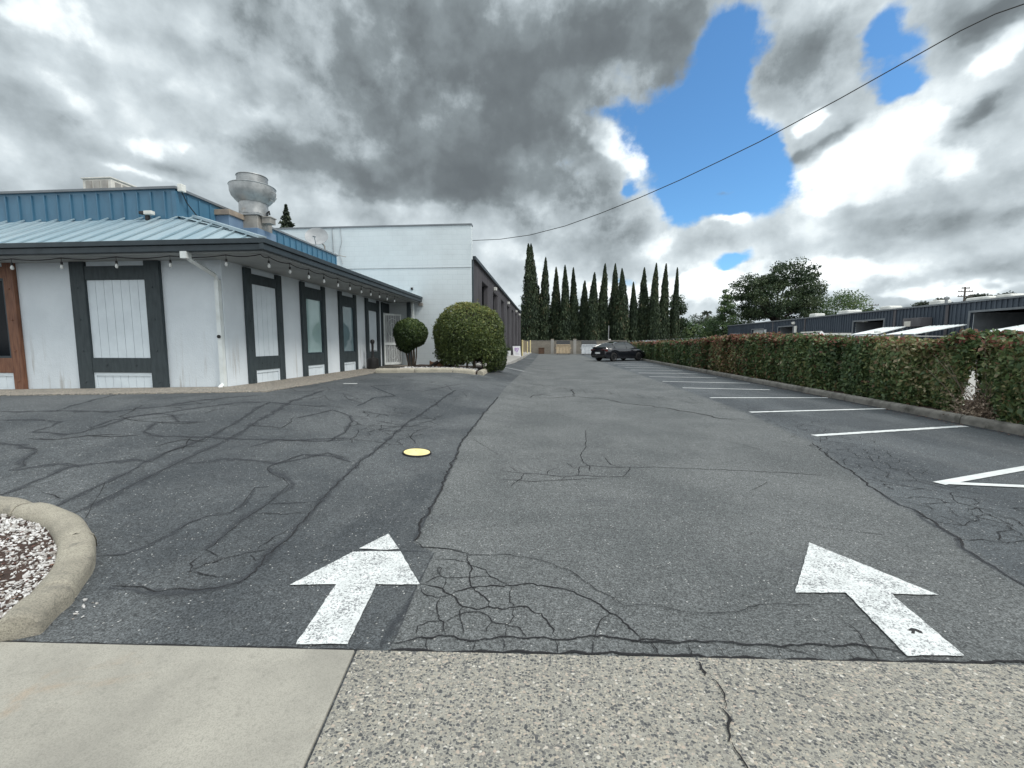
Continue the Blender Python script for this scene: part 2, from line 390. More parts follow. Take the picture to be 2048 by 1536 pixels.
def m_ribbon(name, col, soft, rough, nscale, amp, maxa=1.):
    m, t = newmat(name); b = t.b
    uv = t.new('ShaderNodeUVMap', uv_map='UVMap').outputs[0]; v = t.math('ABSOLUTE', t.sep(uv)[1])
    n = t.noise(t.pos, nscale, 4, .7)
    e = t.math('SUBTRACT', t.math('ADD', v, t.math('MULTIPLY', t.math('SUBTRACT', n, .5), amp)), 0.)
    a = t.math('MULTIPLY', t.math('SUBTRACT', 1., t.smooth(e, .55-soft, .75+soft*.5)), maxa)
    t.put(b.inputs['Base Color'], t.mix(t.noise(t.pos, 200, 2), col, tuple(c*1.8 for c in col))); b.inputs['Roughness'].default_value = rough
    b.inputs['Specular IOR Level'].default_value = .3
    tr = t.new('ShaderNodeBsdfTransparent'); mx = t.new('ShaderNodeMixShader')
    t.put(mx.inputs[0], a); t.l.new(tr.outputs[0], mx.inputs[1]); t.l.new(b.outputs[0], mx.inputs[2]); t.l.new(mx.outputs[0], t.out.inputs[0])
    return m
M['crack'] = m_ribbon('crack_and_joint_shadow', (.012, .012, .013), .12, .95, 60, .9)
M['seal_and_strip'] = m_ribbon('sealant_and_kerb_strip', (.034, .037, .042), .60, .65, 22, 1.3, .56)
def m_paint(name, wear):
    m, t = newmat(name); b = t.b; p = t.pos
    f = t.noise(p, 230, 4, .7); l = t.noise(p, 5, 5, .65)
    w = t.math('ADD', t.math('MULTIPLY', f, .62), t.math('MULTIPLY', l, .42))
    w = t.math('ADD', w, t.math('MULTIPLY', t.sep(t.voro(p, 120, out='Color'))[0], .26))
    c = t.mix(t.smooth(t.noise(p, 9, 5), .35, .7), (.61, .63, .625), (.52, .54, .535))
    c = t.mix(t.smooth(w, wear, wear+.14), c, (.16, .165, .17))
    t.put(b.inputs['Base Color'], c); b.inputs['Roughness'].default_value = .7; b.inputs['Specular IOR Level'].default_value = .3
    t.put(b.inputs['Normal'], t.bump(f, .4, .004)); return m
M['paint'] = m_paint('worn_white_road_paint', .655)
M['paint_line'] = m_paint('white_stall_paint', .82)
def m_leaf(name, stops, attr='tint', trans=.30, rough=.5, red=None):
    m, t = newmat(name); b = t.b
    a = t.new('ShaderNodeAttribute', attribute_name=attr); c = t.ramp(a.outputs['Fac'], stops)
    if red:
        a2 = t.new('ShaderNodeAttribute', attribute_name='flush'); c = t.mix(a2.outputs['Fac'], c, red)
    t.put(b.inputs['Base Color'], c); b.inputs['Roughness'].default_value = rough; b.inputs['Specular IOR Level'].default_value = .35
    tl = t.new('ShaderNodeBsdfTranslucent'); t.put(tl.inputs[0], c); mx = t.new('ShaderNodeMixShader'); mx.inputs[0].default_value = trans
    t.l.new(b.outputs[0], mx.inputs[1]); t.l.new(tl.outputs[0], mx.inputs[2]); t.l.new(mx.outputs[0], t.out.inputs[0]); return m
M['lf_hedge'] = m_leaf('photinia_leaves', [(0, (.045, .078, .036)), (.40, (.095, .150, .062)), (.68, (.165, .205, .080)), (.86, (.27, .23, .11)), (1, (.42, .38, .24))], red=(.25, .075, .065), rough=.38)
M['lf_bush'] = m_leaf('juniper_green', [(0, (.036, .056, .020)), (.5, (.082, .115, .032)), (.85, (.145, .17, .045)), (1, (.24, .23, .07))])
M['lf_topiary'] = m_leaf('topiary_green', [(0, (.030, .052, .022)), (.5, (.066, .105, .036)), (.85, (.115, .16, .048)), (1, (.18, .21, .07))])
M['lf_cypress'] = m_leaf('cypress_green', [(0, (.020, .034, .020)), (.5, (.040, .062, .031)), (.88, (.068, .09, .042)), (1, (.14, .12, .07))], trans=.1, rough=.7)
M['lf_oak'] = m_leaf('oak_green', [(0, (.022, .042, .022)), (.6, (.04, .066, .03)), (1, (.075, .10, .045))], trans=.18)
M['lf_far'] = m_leaf('mid_green_leaves', [(0, (.045, .08, .036)), (.6, (.085, .14, .055)), (1, (.15, .20, .08))], trans=.25)
M['lf_conifer'] = m_leaf('conifer_green', [(0, (.022, .034, .022)), (.6, (.035, .05, .03)), (1, (.06, .075, .04))], trans=.1)
M['dry'] = m_leaf('dry_twigs', [(0, (.16, .115, .085)), (.6, (.25, .19, .14)), (1, (.36, .29, .22))], trans=.1)
M['stone'] = m_leaf('white_gravel_stone', [(0, (.16, .13, .11)), (.2, (.34, .32, .30)), (.5, (.50, .49, .48)), (1, (.68, .68, .67))], trans=0., rough=.8)
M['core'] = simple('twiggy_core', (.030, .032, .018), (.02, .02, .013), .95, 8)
# ------------------------------------------------------------------ foliage
def unit(a): return a/np.maximum(1e-9, np.linalg.norm(a, axis=1, keepdims=True))
def leaf_obj(name, P, size, mat, parent=None, tint=None, flush=None, normal=None, bias=.6, aspect=.5, axis=None, extra=None, rng=RNG):
    n = len(P); P = np.asarray(P, float); size = np.broadcast_to(np.asarray(size, float), (n,))
    N = unit(rng.normal(size=(n, 3)))
    if normal is not None: N = unit(N*(1-bias)+normal*bias)
    T = rng.normal(size=(n, 3))
    if axis is not None: T = T*.35+axis
    T = unit(T-N*np.sum(T*N, 1, keepdims=True)); B = np.cross(N, T)
    L = size[:, None]*.5; W = L*aspect
    fold = N*L*.18
    V = np.stack([P-T*L, P+B*W+fold-T*L*.05, P+T*L, P-B*W+fold-T*L*.05], 1).reshape(-1, 3)
    nv = n*4; ev, ef, em = (extra or ([], [], 0))
    me = bpy.data.meshes.new(name)
    ne = len(ev); nl = n*4+sum(len(f) for f in ef)
    me.vertices.add(nv+ne); me.vertices.foreach_set('co', np.concatenate([V.ravel(), np.asarray(ev, float).ravel()]))
    me.loops.add(nl); me.loops.foreach_set('vertex_index', np.concatenate([np.arange(nv), np.array([i+nv for f in ef for i in f], int)]).astype(np.int32))
    starts = list(range(0, nv, 4)); k = nv
    for f in ef: starts.append(k); k += len(f)
    me.polygons.add(n+len(ef)); me.polygons.foreach_set('loop_start', np.array(starts, np.int32))
    mats = [mat] if not ef else [mat, em]
    for x in mats: me.materials.append(x)
    if ef: me.polygons.foreach_set('material_index', np.array([0]*n+[1]*len(ef), np.int32))
    me.update(calc_edges=True); me.validate()
    if tint is None: tint = rng.random(n)
    for nm, arr in (('tint', tint), ('flush', flush)):
        if arr is None: continue
        a = me.attributes.new(nm, 'FLOAT', 'FACE'); a.data.foreach_set('value', np.concatenate([np.asarray(arr, float), np.zeros(len(ef))]))
    o = bpy.data.objects.new(name, me); COL.objects.link(o)
    if parent is not None:
        o.parent = parent; o.matrix_parent_inverse = pinv(parent)
    return o
def fbm(P, s, seed=0, octs=3):                    # cheap smooth pseudo-noise from sines
    r = np.random.default_rng(seed); out = np.zeros(len(P)); a = 1.
    for o in range(octs):
        for _ in range(3):
            k = r.normal(size=3)*s; out += a*np.sin(P@k+r.random()*6.28)/3
        s *= 2.1; a *= .55
    return out
def blob_points(n, c, rad, seed, depth=.12, rough=.06, bottom=-.95):
    r = np.random.default_rng(seed)
    d = unit(r.normal(size=(int(n*1.5), 3))); d = d[d[:, 2] > bottom][:n]
    k = 1+rough*fbm(d, 2.5, seed)+rough*.6*fbm(d, 7, seed+1)-np.abs(r.normal(size=len(d)))*depth
    return np.array(c)+d*np.array(rad)*k[:, None], d
def broadleaf(name, base, h, crown_c, rad, label, seed, leafmat='lf_oak', ncl=90, per=110, clr=.9, leaf=.3, group=None, trunk_r=.3, gap=.0, bark='bark_dark', nb=16, low=-.8, spread=1.4, fork_f=.9):
    r = np.random.default_rng(seed); e = empty(name, base, label, 'tree', group); b = np.array(base); cc = np.array(crown_c); rad = np.array(rad)
    d = unit(r.normal(size=(ncl*3, 3))); d = d[d[:, 2] > low]; k = fbm(d, 3.2, seed)
    d = d[np.argsort(-(k+r.random(len(k))*spread))][:ncl]
    rr = (.45+.55*np.sqrt(r.random(len(d))))*(1+.16*fbm(d, 2.6, seed+3))
    C = cc+d*rad*rr[:, None]
    m = MB(); fork = b+np.array([0, 0, max(.8, (cc[2]-rad[2]*fork_f-b[2])*.95)])
    m.tube([b-np.array([0, 0, .3]), b+(fork-b)*.5+np.array([.1, 0, 0]), fork], [trunk_r*1.25, trunk_r, trunk_r*.85], 8)
    for i in range(min(nb, len(C))):
        q = C[i*len(C)//nb]; mid = fork+(q-fork)*.5+np.array([r.normal()*.3, r.normal()*.3, rad[2]*.18])
        m.tube([fork-np.array([0, 0, .2]), fork+(mid-fork)*.5, mid, q], [trunk_r*.5, trunk_r*.38, trunk_r*.24, trunk_r*.06], 6)
    m.build('trunk', M[bark], e, smooth=True)
    dd = unit(r.normal(size=(len(C)*per, 3)))*(np.abs(r.random((len(C)*per, 1)))**.45)
    cr = clr*(.65+.7*r.random(len(C)))
    P = np.repeat(C, per, 0)+dd*np.repeat(cr, per)[:, None]*np.array([1.15, 1.15, .72])
    t = np.clip(.5+.28*np.repeat(r.normal(size=len(C)), per)+.22*r.normal(size=len(P)), 0, 1)
    leaf_obj('crown', P, leaf*(.6+.8*r.random(len(P))), M[leafmat], e, t, normal=dd, bias=.35, aspect=.6, rng=r)
    return e

# ------------------------------------------------------------------ ground
def axis(a, b, fine0, fine1, step, coarse):
    v = list(np.arange(fine0, fine1+1e-6, step)); x = fine0; s = step
    lo = []
    while x > a: s *= coarse; x = max(a, x-s); lo.append(x)
    hi = []; x = fine1; s = step
    while x < b: s *= coarse; x = min(b, x+s); hi.append(x)
    return lo[::-1]+v+hi
gx = axis(-1500, 1500, -12., 9., .25, 1.35); gy = axis(-300, 2500, -1., 22., .25, 1.35)
m = MB(); nx = len(gx)
m.v = [(x, y, g(x, y)) for y in gy for x in gx]
m.f = [(j*nx+i, j*nx+i+1, (j+1)*nx+i+1, (j+1)*nx+i) for j in range(len(gy)-1) for i in range(nx-1)]
m.m = [0]*len(m.f)
NG = len(m.f)
# cracks, sealed seams, joint shadow line, dark kerb-foot strip: strips lying in the asphalt
RIB = []                                            # (faces uv)
ruv = []
def resample(pts, step):
    out = [pts[0]]
    for a, b in zip(pts[:-1], pts[1:]):
        L = math.dist(a, b); n = max(1, int(L/step))
        for i in range(1, n+1): out.append((a[0]+(b[0]-a[0])*i/n, a[1]+(b[1]-a[1])*i/n))
    return out
_rib = [0]
def ribbon(pts, w, mat, jit=.25, step=None, z=None, wob=.5, taper=True):
    step = step or max(.035, w*1.2); P = resample(pts, step)
    if len(P) < 2: return
    _rib[0] += 1; zo = .0025+(_rib[0] % 40)*.00012
    rs = random.Random(_rib[0]); ph = rs.random()*9
    n0 = len(m.v); o = 0.
    for i, p in enumerate(P):
        a = P[max(0, i-1)]; b = P[min(len(P)-1, i+1)]; tx, ty = b[0]-a[0], b[1]-a[1]; L = math.hypot(tx, ty) or 1; tx /= L; ty /= L
        o = o*.70+rs.gauss(0, 1)*w*jit*1.25
        ww = w*.5*(1+wob*math.sin(i*.9+ph)*.4+wob*.5*(rs.random()-.5))
        if taper: ww *= min(1., .35+.25*min(i, len(P)-1-i))
        cx, cy = p[0]-ty*o, p[1]+tx*o
        for s in (-1, 1):
            x, y = cx-ty*ww*s, cy+tx*ww*s; m.v.append((x, y, (g(x, y) if z is None else z)+zo))
    for i in range(len(P)-1):
        a = n0+2*i; m.f.append((a, a+1, a+3, a+2)); m.m.append(mat); ruv.append((i*.1, -1, i*.1, 1, i*.1+.1, 1, i*.1+.1, -1))
ribbon([(7.02+.028*y, float(y)) for y in range(2, 60, 2)], .42, 2, .02, step=.3, taper=False)  # soft dark strip along the foot of the hedge kerb
def Z(ox, oy, s, pts): return [PG(ox+a/s, oy+b/s)[:2] for a, b in pts]
S1 = [[(0,155),(300,152),(650,155),(950,125),(1250,80),(1500,60)],[(330,150),(500,100),(680,55)],
 [(0,205),(250,200),(350,215),(300,240),(200,270),(380,290),(480,275),(600,240),(760,185),(900,165),(1000,175),(1040,215),(1200,215)],
 [(480,275),(650,205),(960,160),(1200,125),(1400,100),(1560,100),(1700,115),(1900,125)],
 [(280,730),(450,640),(640,560),(880,440),(1000,380),(1200,310),(1350,230),(1500,130),(1560,100)],
 [(390,755),(560,685),(760,580),(950,490),(1080,430),(1250,350),(1400,270),(1530,190),(1700,90),(1880,30)],
 [(0,640),(180,570),(400,480),(520,460),(760,435),(880,445)],
 [(1040,215),(900,220),(860,250),(830,270),(880,290),(960,300),(1200,305),(1400,315),(1700,320),(2029,310)],
 [(0,335),(100,350),(220,380),(170,415),(130,440),(150,470),(90,490),(260,465),(360,455),(480,470)],
 [(1080,455),(1300,430),(1480,440),(1600,455),(1750,430),(1900,395),(2029,430)],
 [(1600,455),(1550,480),(1560,510),(1640,540),(1680,575),(1630,620),(1560,690),(1480,740),(1400,790),(1290,880),(1200,960)],
 [(1560,690),(1700,685),(1850,675)],
 [(580,990),(720,985),(860,930),(980,870),(1100,800),(1200,760),(1330,745),(1400,700),(1480,600),(1560,590)]]
for i, s in enumerate(S1):
    P = Z(0, 770, 2.899, s); ribbon(P, .95*(.11, .10, .09, .10, .10, .12, .12, .09, .10, .09, .09, .05, .055)[i], 2, .10, step=.06, wob=1.)
    ribbon(P, .007, 1, .6)
S2 = [(420,660),(520,560),(640,440),(740,370),(830,290),(930,210),(1050,130),(1110,85),(1190,30)]
S12 = [(1850,690),(1770,770),(1680,860),(1600,940),(1540,1010),(1480,1080),(1380,1140),(1250,1180),(1100,1190),(920,1195),(820,1175),(640,1175)]
P = Z(500, 770, 2.899, S2)[::-1]+Z(0, 770, 2.899, S12)[1:]
ribbon(P, .085, 2, .08, step=.06, wob=1.); ribbon(P, .013, 1, .55)
for s in ([(1090,1090),(1200,1040),(1290,1010),(1430,980),(1580,950)],[(1190,960),(1260,1000)],[(1450,990),(1480,1020),(1530,1010)],[(1090,1080),(1200,1100),(1350,1110)],[(1090,1090),(1100,1040),(1190,980)],[(1480,745),(1640,750),(1780,740)],[(230,630),(300,640),(380,660)],[(1500,950),(1600,880),(1680,845)]):
    ribbon(Z(0, 770, 2.899, s), .011, 1, .4)
seam = Z(500, 770, 2.899, [(1440,70),(1360,160),(1290,250),(1220,340),(1180,450),(1130,560),(1080,660),(1020,770),(980,860),(950,910)])
ribbon(seam, .05, 2, .04, step=.06); ribbon(seam, .024, 1, .35)
ribbon(Z(500, 770, 2.899, [(420,960),(600,965),(850,965),(1060,968)]), .016, 2, .1); ribbon(Z(500, 770, 2.899, [(600,962),(640,968),(850,965)]), .009, 1, .3)
ribbon(Z(500, 770, 2.899, [(940,925),(970,915),(1010,940),(1090,945),(1250,970)]), .012, 1, .4)
pe = Z(500, 770, 2.899, [(1070,970),(1000,1110),(960,1190),(900,1330),(840,1480),(800,1530)])
ribbon(pe, .018, 2, .1)
ribbon(Z(500, 770, 2.899, [(950,1210),(880,1340),(820,1440),(770,1525)]), .07, 2, .05, step=.05)
A3 = [[(790,175),(880,178),(960,190),(970,205),(1050,230),(1090,265),(1190,315)],[(960,155),(970,205),(960,265),(980,320),(1030,370),(1060,400),(1070,425)],
 [(720,300),(800,320),(830,330),(880,355),(900,390),(940,415),(1010,430),(1070,425),(1180,425),(1270,422),(1330,460),(1380,520),(1410,580)],
 [(740,305),(820,265),(850,270),(960,272),(1090,265)],[(830,330),(850,300),(850,270)],
 [(880,355),(980,325),(1060,312),(1190,312),(1300,305),(1420,325),(1500,350),(1590,380),(1690,450),(1740,470),(1790,530),(1850,595)],
 [(1190,315),(1185,370),(1200,420)],[(1185,425),(1195,470),(1180,500),(1150,515)],[(820,370),(805,430),(810,485),(835,500),(845,565)],
 [(880,355),(820,370),(760,360),(720,345),(720,320)],[(700,560),(705,520),(760,500),(830,490)],
 [(835,500),(900,470),(950,455),(1020,445),(1060,465),(1080,500),(1150,515),(1220,525),(1270,575)],[(1080,505),(1060,530),(1060,560)],[(1150,520),(1155,575)],
 [(580,620),(640,600),(700,570),(750,580),(845,568),(1000,578),(1150,575),(1300,578),(1450,588),(1600,582),(1680,575),(1780,590),(1880,605),(2048,605)],
 [(755,580),(752,660)],[(1015,580),(995,660)],[(1130,580),(1135,665)],[(1590,585),(1605,680)],[(1415,585),(1420,680)],[(1690,450),(1630,500),(1605,580)],
 [(805,240),(810,215),(830,225),(825,245),(805,240),(830,265)],[(940,420),(925,480),(940,560)],[(1840,590),(1800,600)],[(1900,605),(1940,680)]]
for i, s in enumerate(A3): ribbon(Z(560, 1050, 2.56, s), .0125 if i in (2, 5, 14, 1) else .0085, 1, .45, step=.022)
ribbon(Z(560, 1050, 2.56, [(680,115),(800,120),(900,130),(960,155),(1150,155),(1330,180),(1480,240),(1600,320),(1700,370),(1760,425)]), .008, 1, .4, step=.03)
B4 = [[(0,585),(90,605),(250,605),(400,612),(620,612),(800,620),(1000,615),(1240,620),(1400,645),(1450,660)],[(800,620),(900,650),(1000,690),(1040,695)],
 [(140,610),(180,680)],[(330,615),(345,675),(390,695),(500,690)],[(480,620),(520,680)],[(780,630),(805,690)],[(1130,500),(1200,550),(1270,650),(1320,715)],[(1140,660),(1180,710)]]
for i, s in enumerate(B4): ribbon(Z(1248, 1050, 2.56, s), .014 if i == 0 else .009, 1, .35, step=.025)
ribbon(Z(1248, 1050, 2.56, [(0,420),(150,412),(300,450),(450,455),(580,455),(700,415),(1000,415)]), .006, 1, .4, step=.03)
rs_ = Z(1500, 690, 3.011, [(380,590),(440,650),(520,710),(600,760),(700,830),(790,890),(840,930),(900,965),(980,990),(1050,1050),(1150,1110),(1240,1160),(1260,1210),(1340,1270),(1450,1330),(1540,1390),(1650,1450),(1800,1530)])
ribbon(rs_, .030, 1, .25, step=.05); ribbon(rs_[5:], .05, 2, .05, step=.06)
for s in ([(0,735),(130,750),(280,760),(400,770),(460,765),(590,772),(720,770),(770,770)],[(460,765),(460,715),(520,705),(640,715),(760,715),(900,715),(1100,722),(1300,730),(1500,740),(1700,750),(1900,762)],
 [(500,500),(505,560),(490,610),(470,650),(490,690),(525,710),(525,740)],[(720,770),(740,745),(760,715)],[(0,790),(200,800),(350,790),(600,780)],[(100,740),(60,710)],[(130,750),(130,780),(60,830)],
 [(400,690),(430,720),(460,715)],[(610,660),(640,700),(700,715)],[(280,760),(290,735),(350,720)],[(350,790),(390,770)]):
    ribbon(Z(1000, 690, 2.926, s), .015, 1, .35, step=.04)
for s in ([(200,300),(300,312),(430,300),(420,262),(370,250)],[(430,300),(600,315),(700,340),(850,355),(1000,375),(1150,400),(1300,430),(1450,440)],[(150,305),(250,290),(320,300)]):
    ribbon(Z(1000, 690, 2.926, s), .05, 1, .5, step=.12)
def lattice(fn, x0, x1, y0, y1, cell, keep, w, seed):
    rs = random.Random(seed); nx_, ny_ = int((x1-x0)/cell), int((y1-y0)/cell)
    Q = {(i, j): (x0+(i+.5*(j % 2)+rs.uniform(-.38, .38))*cell, y0+(j+rs.uniform(-.38, .38))*cell) for i in range(nx_) for j in range(ny_)}
    for (i, j), a in Q.items():
        for d in ((1, 0), (0, 1), (1, 1) if j % 2 else (-1, 1)):
            b = Q.get((i+d[0], j+d[1]))
            if b is None or not fn((a[0]+b[0])/2, (a[1]+b[1])/2, rs): continue
            if rs.random() < keep: ribbon([a, b], w*rs.uniform(.6, 1.3), 1, .6, step=max(.03, cell/5), taper=False)
def xr(y): return 4.0-1.3*math.exp(-(y-2.5)*.45)
lattice(lambda x, y, r: -.15 < x-xr(y) < .95+.3*math.sin(y) and r.random() < 1-abs(x-xr(y)-.25)*.8, 2.2, 5.4, 3.2, 10.5, .15, .42, .010, 3)
lattice(lambda x, y, r: -6 < x < -1.5 and r.random() < .8 and math.sin(x*1.3+y)*math.sin(y*.9) > -.05, -6, -1.4, 5.2, 13.5, .34, .40, .017, 4)
lattice(lambda x, y, r: r.random() < .8, -3.1, -1.6, 5.2, 8.0, .22, .36, .012, 14)
for s in ([(1185,155),(1230,145),(1330,120),(1400,145),(1410,165),(1380,210),(1310,250)],[(1430,105),(1500,70),(1580,65),(1520,40),(1480,25),(1600,20)],[(1000,270),(1100,240),(1250,245),(1400,240)],[(1100,340),(1210,300),(1320,305),(1400,330)]):
    P = Z(0, 760, 2., s); ribbon(P, .07, 2, .1, step=.08); ribbon(P, .009, 1, .6)
for s in ([(620,270),(750,240),(830,245)],[(640,300),(740,270),(800,265)],[(340,222),(440,228),(560,222)],[(720,280),(740,240),(760,225)],[(100,235),(220,240),(330,228),(480,222)],[(1710,75),(1740,80),(1760,110)],[(1600,40),(1700,45),(1850,15)],[(1180,150),(1120,190),(960,180)]):
    ribbon(Z(0, 760, 2., s), .022, 1, .5, step=.06)
lattice(lambda x, y, r: abs(y-(13.6-.75*x)) < .6, -.6, 4.2, 10, 15, .35, .35, .016, 5)
lattice(lambda x, y, r: r.random() < .25 and math.sin(x*2.1-y*.7) > .3, -6, 4, 3, 24, .6, .3, .008, 6)
ribbon([(-9, 1.69-.35), (-2.6, 1.672), (-.86, 1.762)], .018, 1, .1); ribbon([(-.86, 1.762), (2.1, 1.925), (7, 2.18)], .021, 1, .2)  # joint along the slabs, its shadow line drawn as dark ribbon
o = MB.build(m, 'ground', [M['asphalt'], M['crack'], M['seal_and_strip']], fix=False)
uvl = o.data.uv_layers.new(name='UVMap'); flat = np.zeros(len(o.data.loops)*2); flat[NG*8:] = np.array(ruv).ravel(); uvl.data.foreach_set('uv', flat)
tag(o, 'patched and cracked asphalt car park with sealed seams', None, None, 'structure')

# sidewalk, apron, walkways
def edge_y(x): return 1.80+.052*x
def slab(name, pts, top, mat, thick=.08, bevel=.006):
    q = MB(); q.prism(pts, lambda x, y: g(x, y)+top-thick, lambda x, y: g(x, y)+top, 0)
    o = q.build(name, mat, bevel=bevel); return tag(o, None, None, None, 'structure')
jx = lambda y: -.86+.135*(1.755-y)
slab('sidewalk', [(-9, -3), (jx(-3)-.006, -3), (jx(1.752)-.006, 1.752), (-2.6, 1.664), (-9, 1.33)], .012, M['concrete'])
q = MB(); q.prism([(jx(-3)+.006, -3), (9, -3), (9, 2.265), (2.1, 1.906), (jx(1.752)+.006, 1.752)], -.06, .010)
m2 = m; m = q; n0f = len(q.f); ruv = []
def rb(p): return [PZ(1248+a/2.56, 1050+b/2.56, .01)[:2] for a, b in p]
_k = len(q.f)
ribbon(rb([(385,705),(400,740),(425,780)]), .022, 1, .3, step=.02, z=.0105); ribbon(rb([(425,780),(450,810),(490,870),(520,950)]), .010, 1, .5, step=.02, z=.0105)
ribbon(rb([(520,950),(535,1050),(545,1120)]), .022, 1, .4, step=.02, z=.0105); ribbon(rb([(545,1120),(580,1190),(620,1244),(680,1330),(700,1420)]), .010, 1, .4, step=.02, z=.0105)
o = q.build('driveway_apron', [M['aggregate'], M['crack']], fix=False)
uvl = o.data.uv_layers.new(name='UVMap'); flat = np.zeros(len(o.data.loops)*2); fl = np.array(ruv).ravel(); flat[-len(fl):] = fl; uvl.data.foreach_set('uv', flat)
tag(o, None, None, None, 'structure')
m = None
# ------------------------------------------------------------------ restaurant
XS, YF, YW = -6.6, 8.27, 17.4                       # side wall plane, front wall plane, white warehouse wall
rest = empty('restaurant_building', (-9., 12.5, .5), 'low white stucco restaurant with slate timber frames and a blue metal roof', 'building')
q = MB()
q.box(-24, XS, YF, YF+.25, -.2, 3.12); q.box(XS-.25, XS, YF+.25, YW-.003, -.2, 3.12); q.box(-24, -23.75, YF+.25, YW-.003, -.2, 3.12)
q.build('wall', M['stucco'], rest, bevel=.01)
TF = lambda u, d, z: (u, YF-d, z)                   # front facade: u along x, d outwards
TS = lambda u, d, z: (XS+d, u, z)                   # side facade: u along y
def planks(q, T, u0, u1, z0, z1, d, pitch=.19, gap=.008):
    n = max(1, round((u1-u0)/pitch)); w = (u1-u0)/n
    for i in range(n): q.box(u0+i*w+gap/2, u0+(i+1)*w-gap/2, d-.014, d, z0, z1, 0, T)
    q.box(u0+.001, u1-.001, .002, d-.012, z0+.001, z1-.001, 1, T)
def knots(q, T, u, z0, z1, d, n, seed):             # bolt heads on the timbers
    r = random.Random(seed)
    for i in range(n):
        z = z0+(z1-z0)*(i+.5)/n; q.box(u-.018, u+.018, d-.004, d+.012, z-.018, z+.018, 0, T)
def timber_frame(T, u0, u1, fill, pw=.17, pwb=None, zt=3.0, ph=2.70, pl=1.12, sl=.81, z0=.3, wood='timber', lower=True, top=True, recess=.02):
    q = MB(); d = .075
    lo, hi = (u0, u1)
    q.box(lo, lo+pw, .003, d, z0, zt+.08, 0, T); q.box(hi-pw, hi, .003, d, z0, zt+.08, 0, T)
    q.box(lo+pw, hi-pw, .003, d-.012, ph, zt-.03, 0, T); q.box(lo+pw, hi-pw, .003, d-.010, sl, pl, 0, T)
    for k in range(4):
        knots(q, T, lo+pw*.5, .6+.65*k, .61+.65*k, d, 1, k); knots(q, T, hi-pw*.5, .6+.65*k, .61+.65*k, d, 1, k)
    for k in (.25, .75): knots(q, T, lo+pw+(hi-lo-2*pw)*k, (sl+pl)/2-.01, (sl+pl)/2+.01, d-.010, 1, k)
    fr = q.build('window_frame', M[wood], rest, bevel=.008)
    a, b = lo+pw, hi-pw
    if fill == 'planks':
        q = MB(); planks(q, T, a, b, pl, ph, .030); q.build('shutter_panel', [M['panel'], M['fascia']], fr)
    elif fill == 'plain':
        q = MB(); q.box(a+.05, b-.05, .003, .030, pl+.04, ph-.05, 0, T); q.build('shutter_panel', M['panel'], fr, bevel=.004)
    else:
        q = MB(); w = .045
        for bx in ((a, a+w, pl, ph), (b-w, b, pl, ph), (a+w, b-w, pl, pl+w), (a+w, b-w, ph-w, ph)): q.box(bx[0], bx[1], .003, .058, bx[2], bx[3], 0, T)
        q.build('sash', M['fascia'], fr)
        q = MB(); q.box(a+w, b-w, .004, .016, pl+w, ph-w, 0, T); q.build('pane', M[fill], fr)
    if lower:
        q = MB(); w = .05
        for bx in ((a, a+w, z0, sl), (b-w, b, z0, sl), (a+w, b-w, sl-w*1.3, sl)): q.box(bx[0], bx[1], .003, .045, bx[2], bx[3], 0, T)
        planks(q, T, a+w, b-w, z0, sl-w*1.3, .026); q.build('lower_panel', [M['panel'], M['fascia']], fr)
    if top:
        q = MB(); q.box(a+.02, b-.02, .003, .03, zt-.028, zt+.075, 0, T); q.build('head_panel', M['panel'], fr)
    return fr
timber_frame(TF, -9.90, -7.90, 'planks', .33, zt=3.03, ph=2.72, pl=1.11, sl=.80)
timber_frame(TF, -14.6, -11.20, 'pane_dark', .24, zt=3.05, ph=2.78, pl=1.10, sl=.78, wood='wood')
timber_frame(TS, 8.86, 10.13, 'planks', .20, zt=2.98, ph=2.73, pl=1.12, sl=.81)
timber_frame(TS, 10.98, 12.20, 'pane', .17, zt=2.98, ph=2.68, pl=1.12, sl=.81)
timber_frame(TS, 13.06, 14.25, 'pane_grey', .17, zt=2.98, ph=2.66, pl=1.12, sl=.81)
timber_frame(TS, 15.05, 16.26, 'plain', .19, zt=2.98, ph=2.64, pl=1.12, sl=.45, lower=False)
# security door beside the warehouse
q = MB(); q.box(16.55, 16.66, .003, .06, .45, 3.05, 0, TS); q.box(16.66, 17.36, .003, .045, 2.66, 3.04, 0, TS)
fr = q.build('door_frame', M['timber'], rest)
q = MB(); ang = R(38); hx, hy = XS+.03, 16.70
TD = lambda u, d, z: (hx+u*math.sin(ang)+d*math.cos(ang), hy+u*math.cos(ang)-d*math.sin(ang), z)
W = .82; za, zb = .56, 2.62
for bx in ((0, .07, za, zb), (W-.07, W, za, zb), (.07, W-.07, za, za+.09), (.07, W-.07, zb-.07, zb), (.07, W-.07, 1.36, 1.46)): q.box(bx[0], bx[1], 0, .035, bx[2], bx[3], 0, TD)
for k in range(6): q.box(.12+k*.11, .135+k*.11, .008, .024, za+.09, zb-.07, 0, TD)
for zc in (1.0, 2.05):
    for k in range(12):
        a0, a1 = 2*math.pi*k/12, 2*math.pi*(k+1)/12
        for r_ in (.26, .13): q.tube([TD(W/2+r_*math.cos(a), .016, zc+r_*1.5*math.sin(a)) for a in (a0, a1)], .009, 4)
q.box(.07, W-.07, -.004, .006, za+.09, zb-.07, 1, TD)
dr = q.build('door', [M['white_metal'], M['dish']], rest); dr['label'] = 'white metal security screen door standing ajar'
q = MB(); q.tube([TD(W-.09, .03, 1.5), TD(W-.09, .075, 1.5), TD(W-.17, .075, 1.5)], .012, 6); q.build('handle', M['black'], dr)
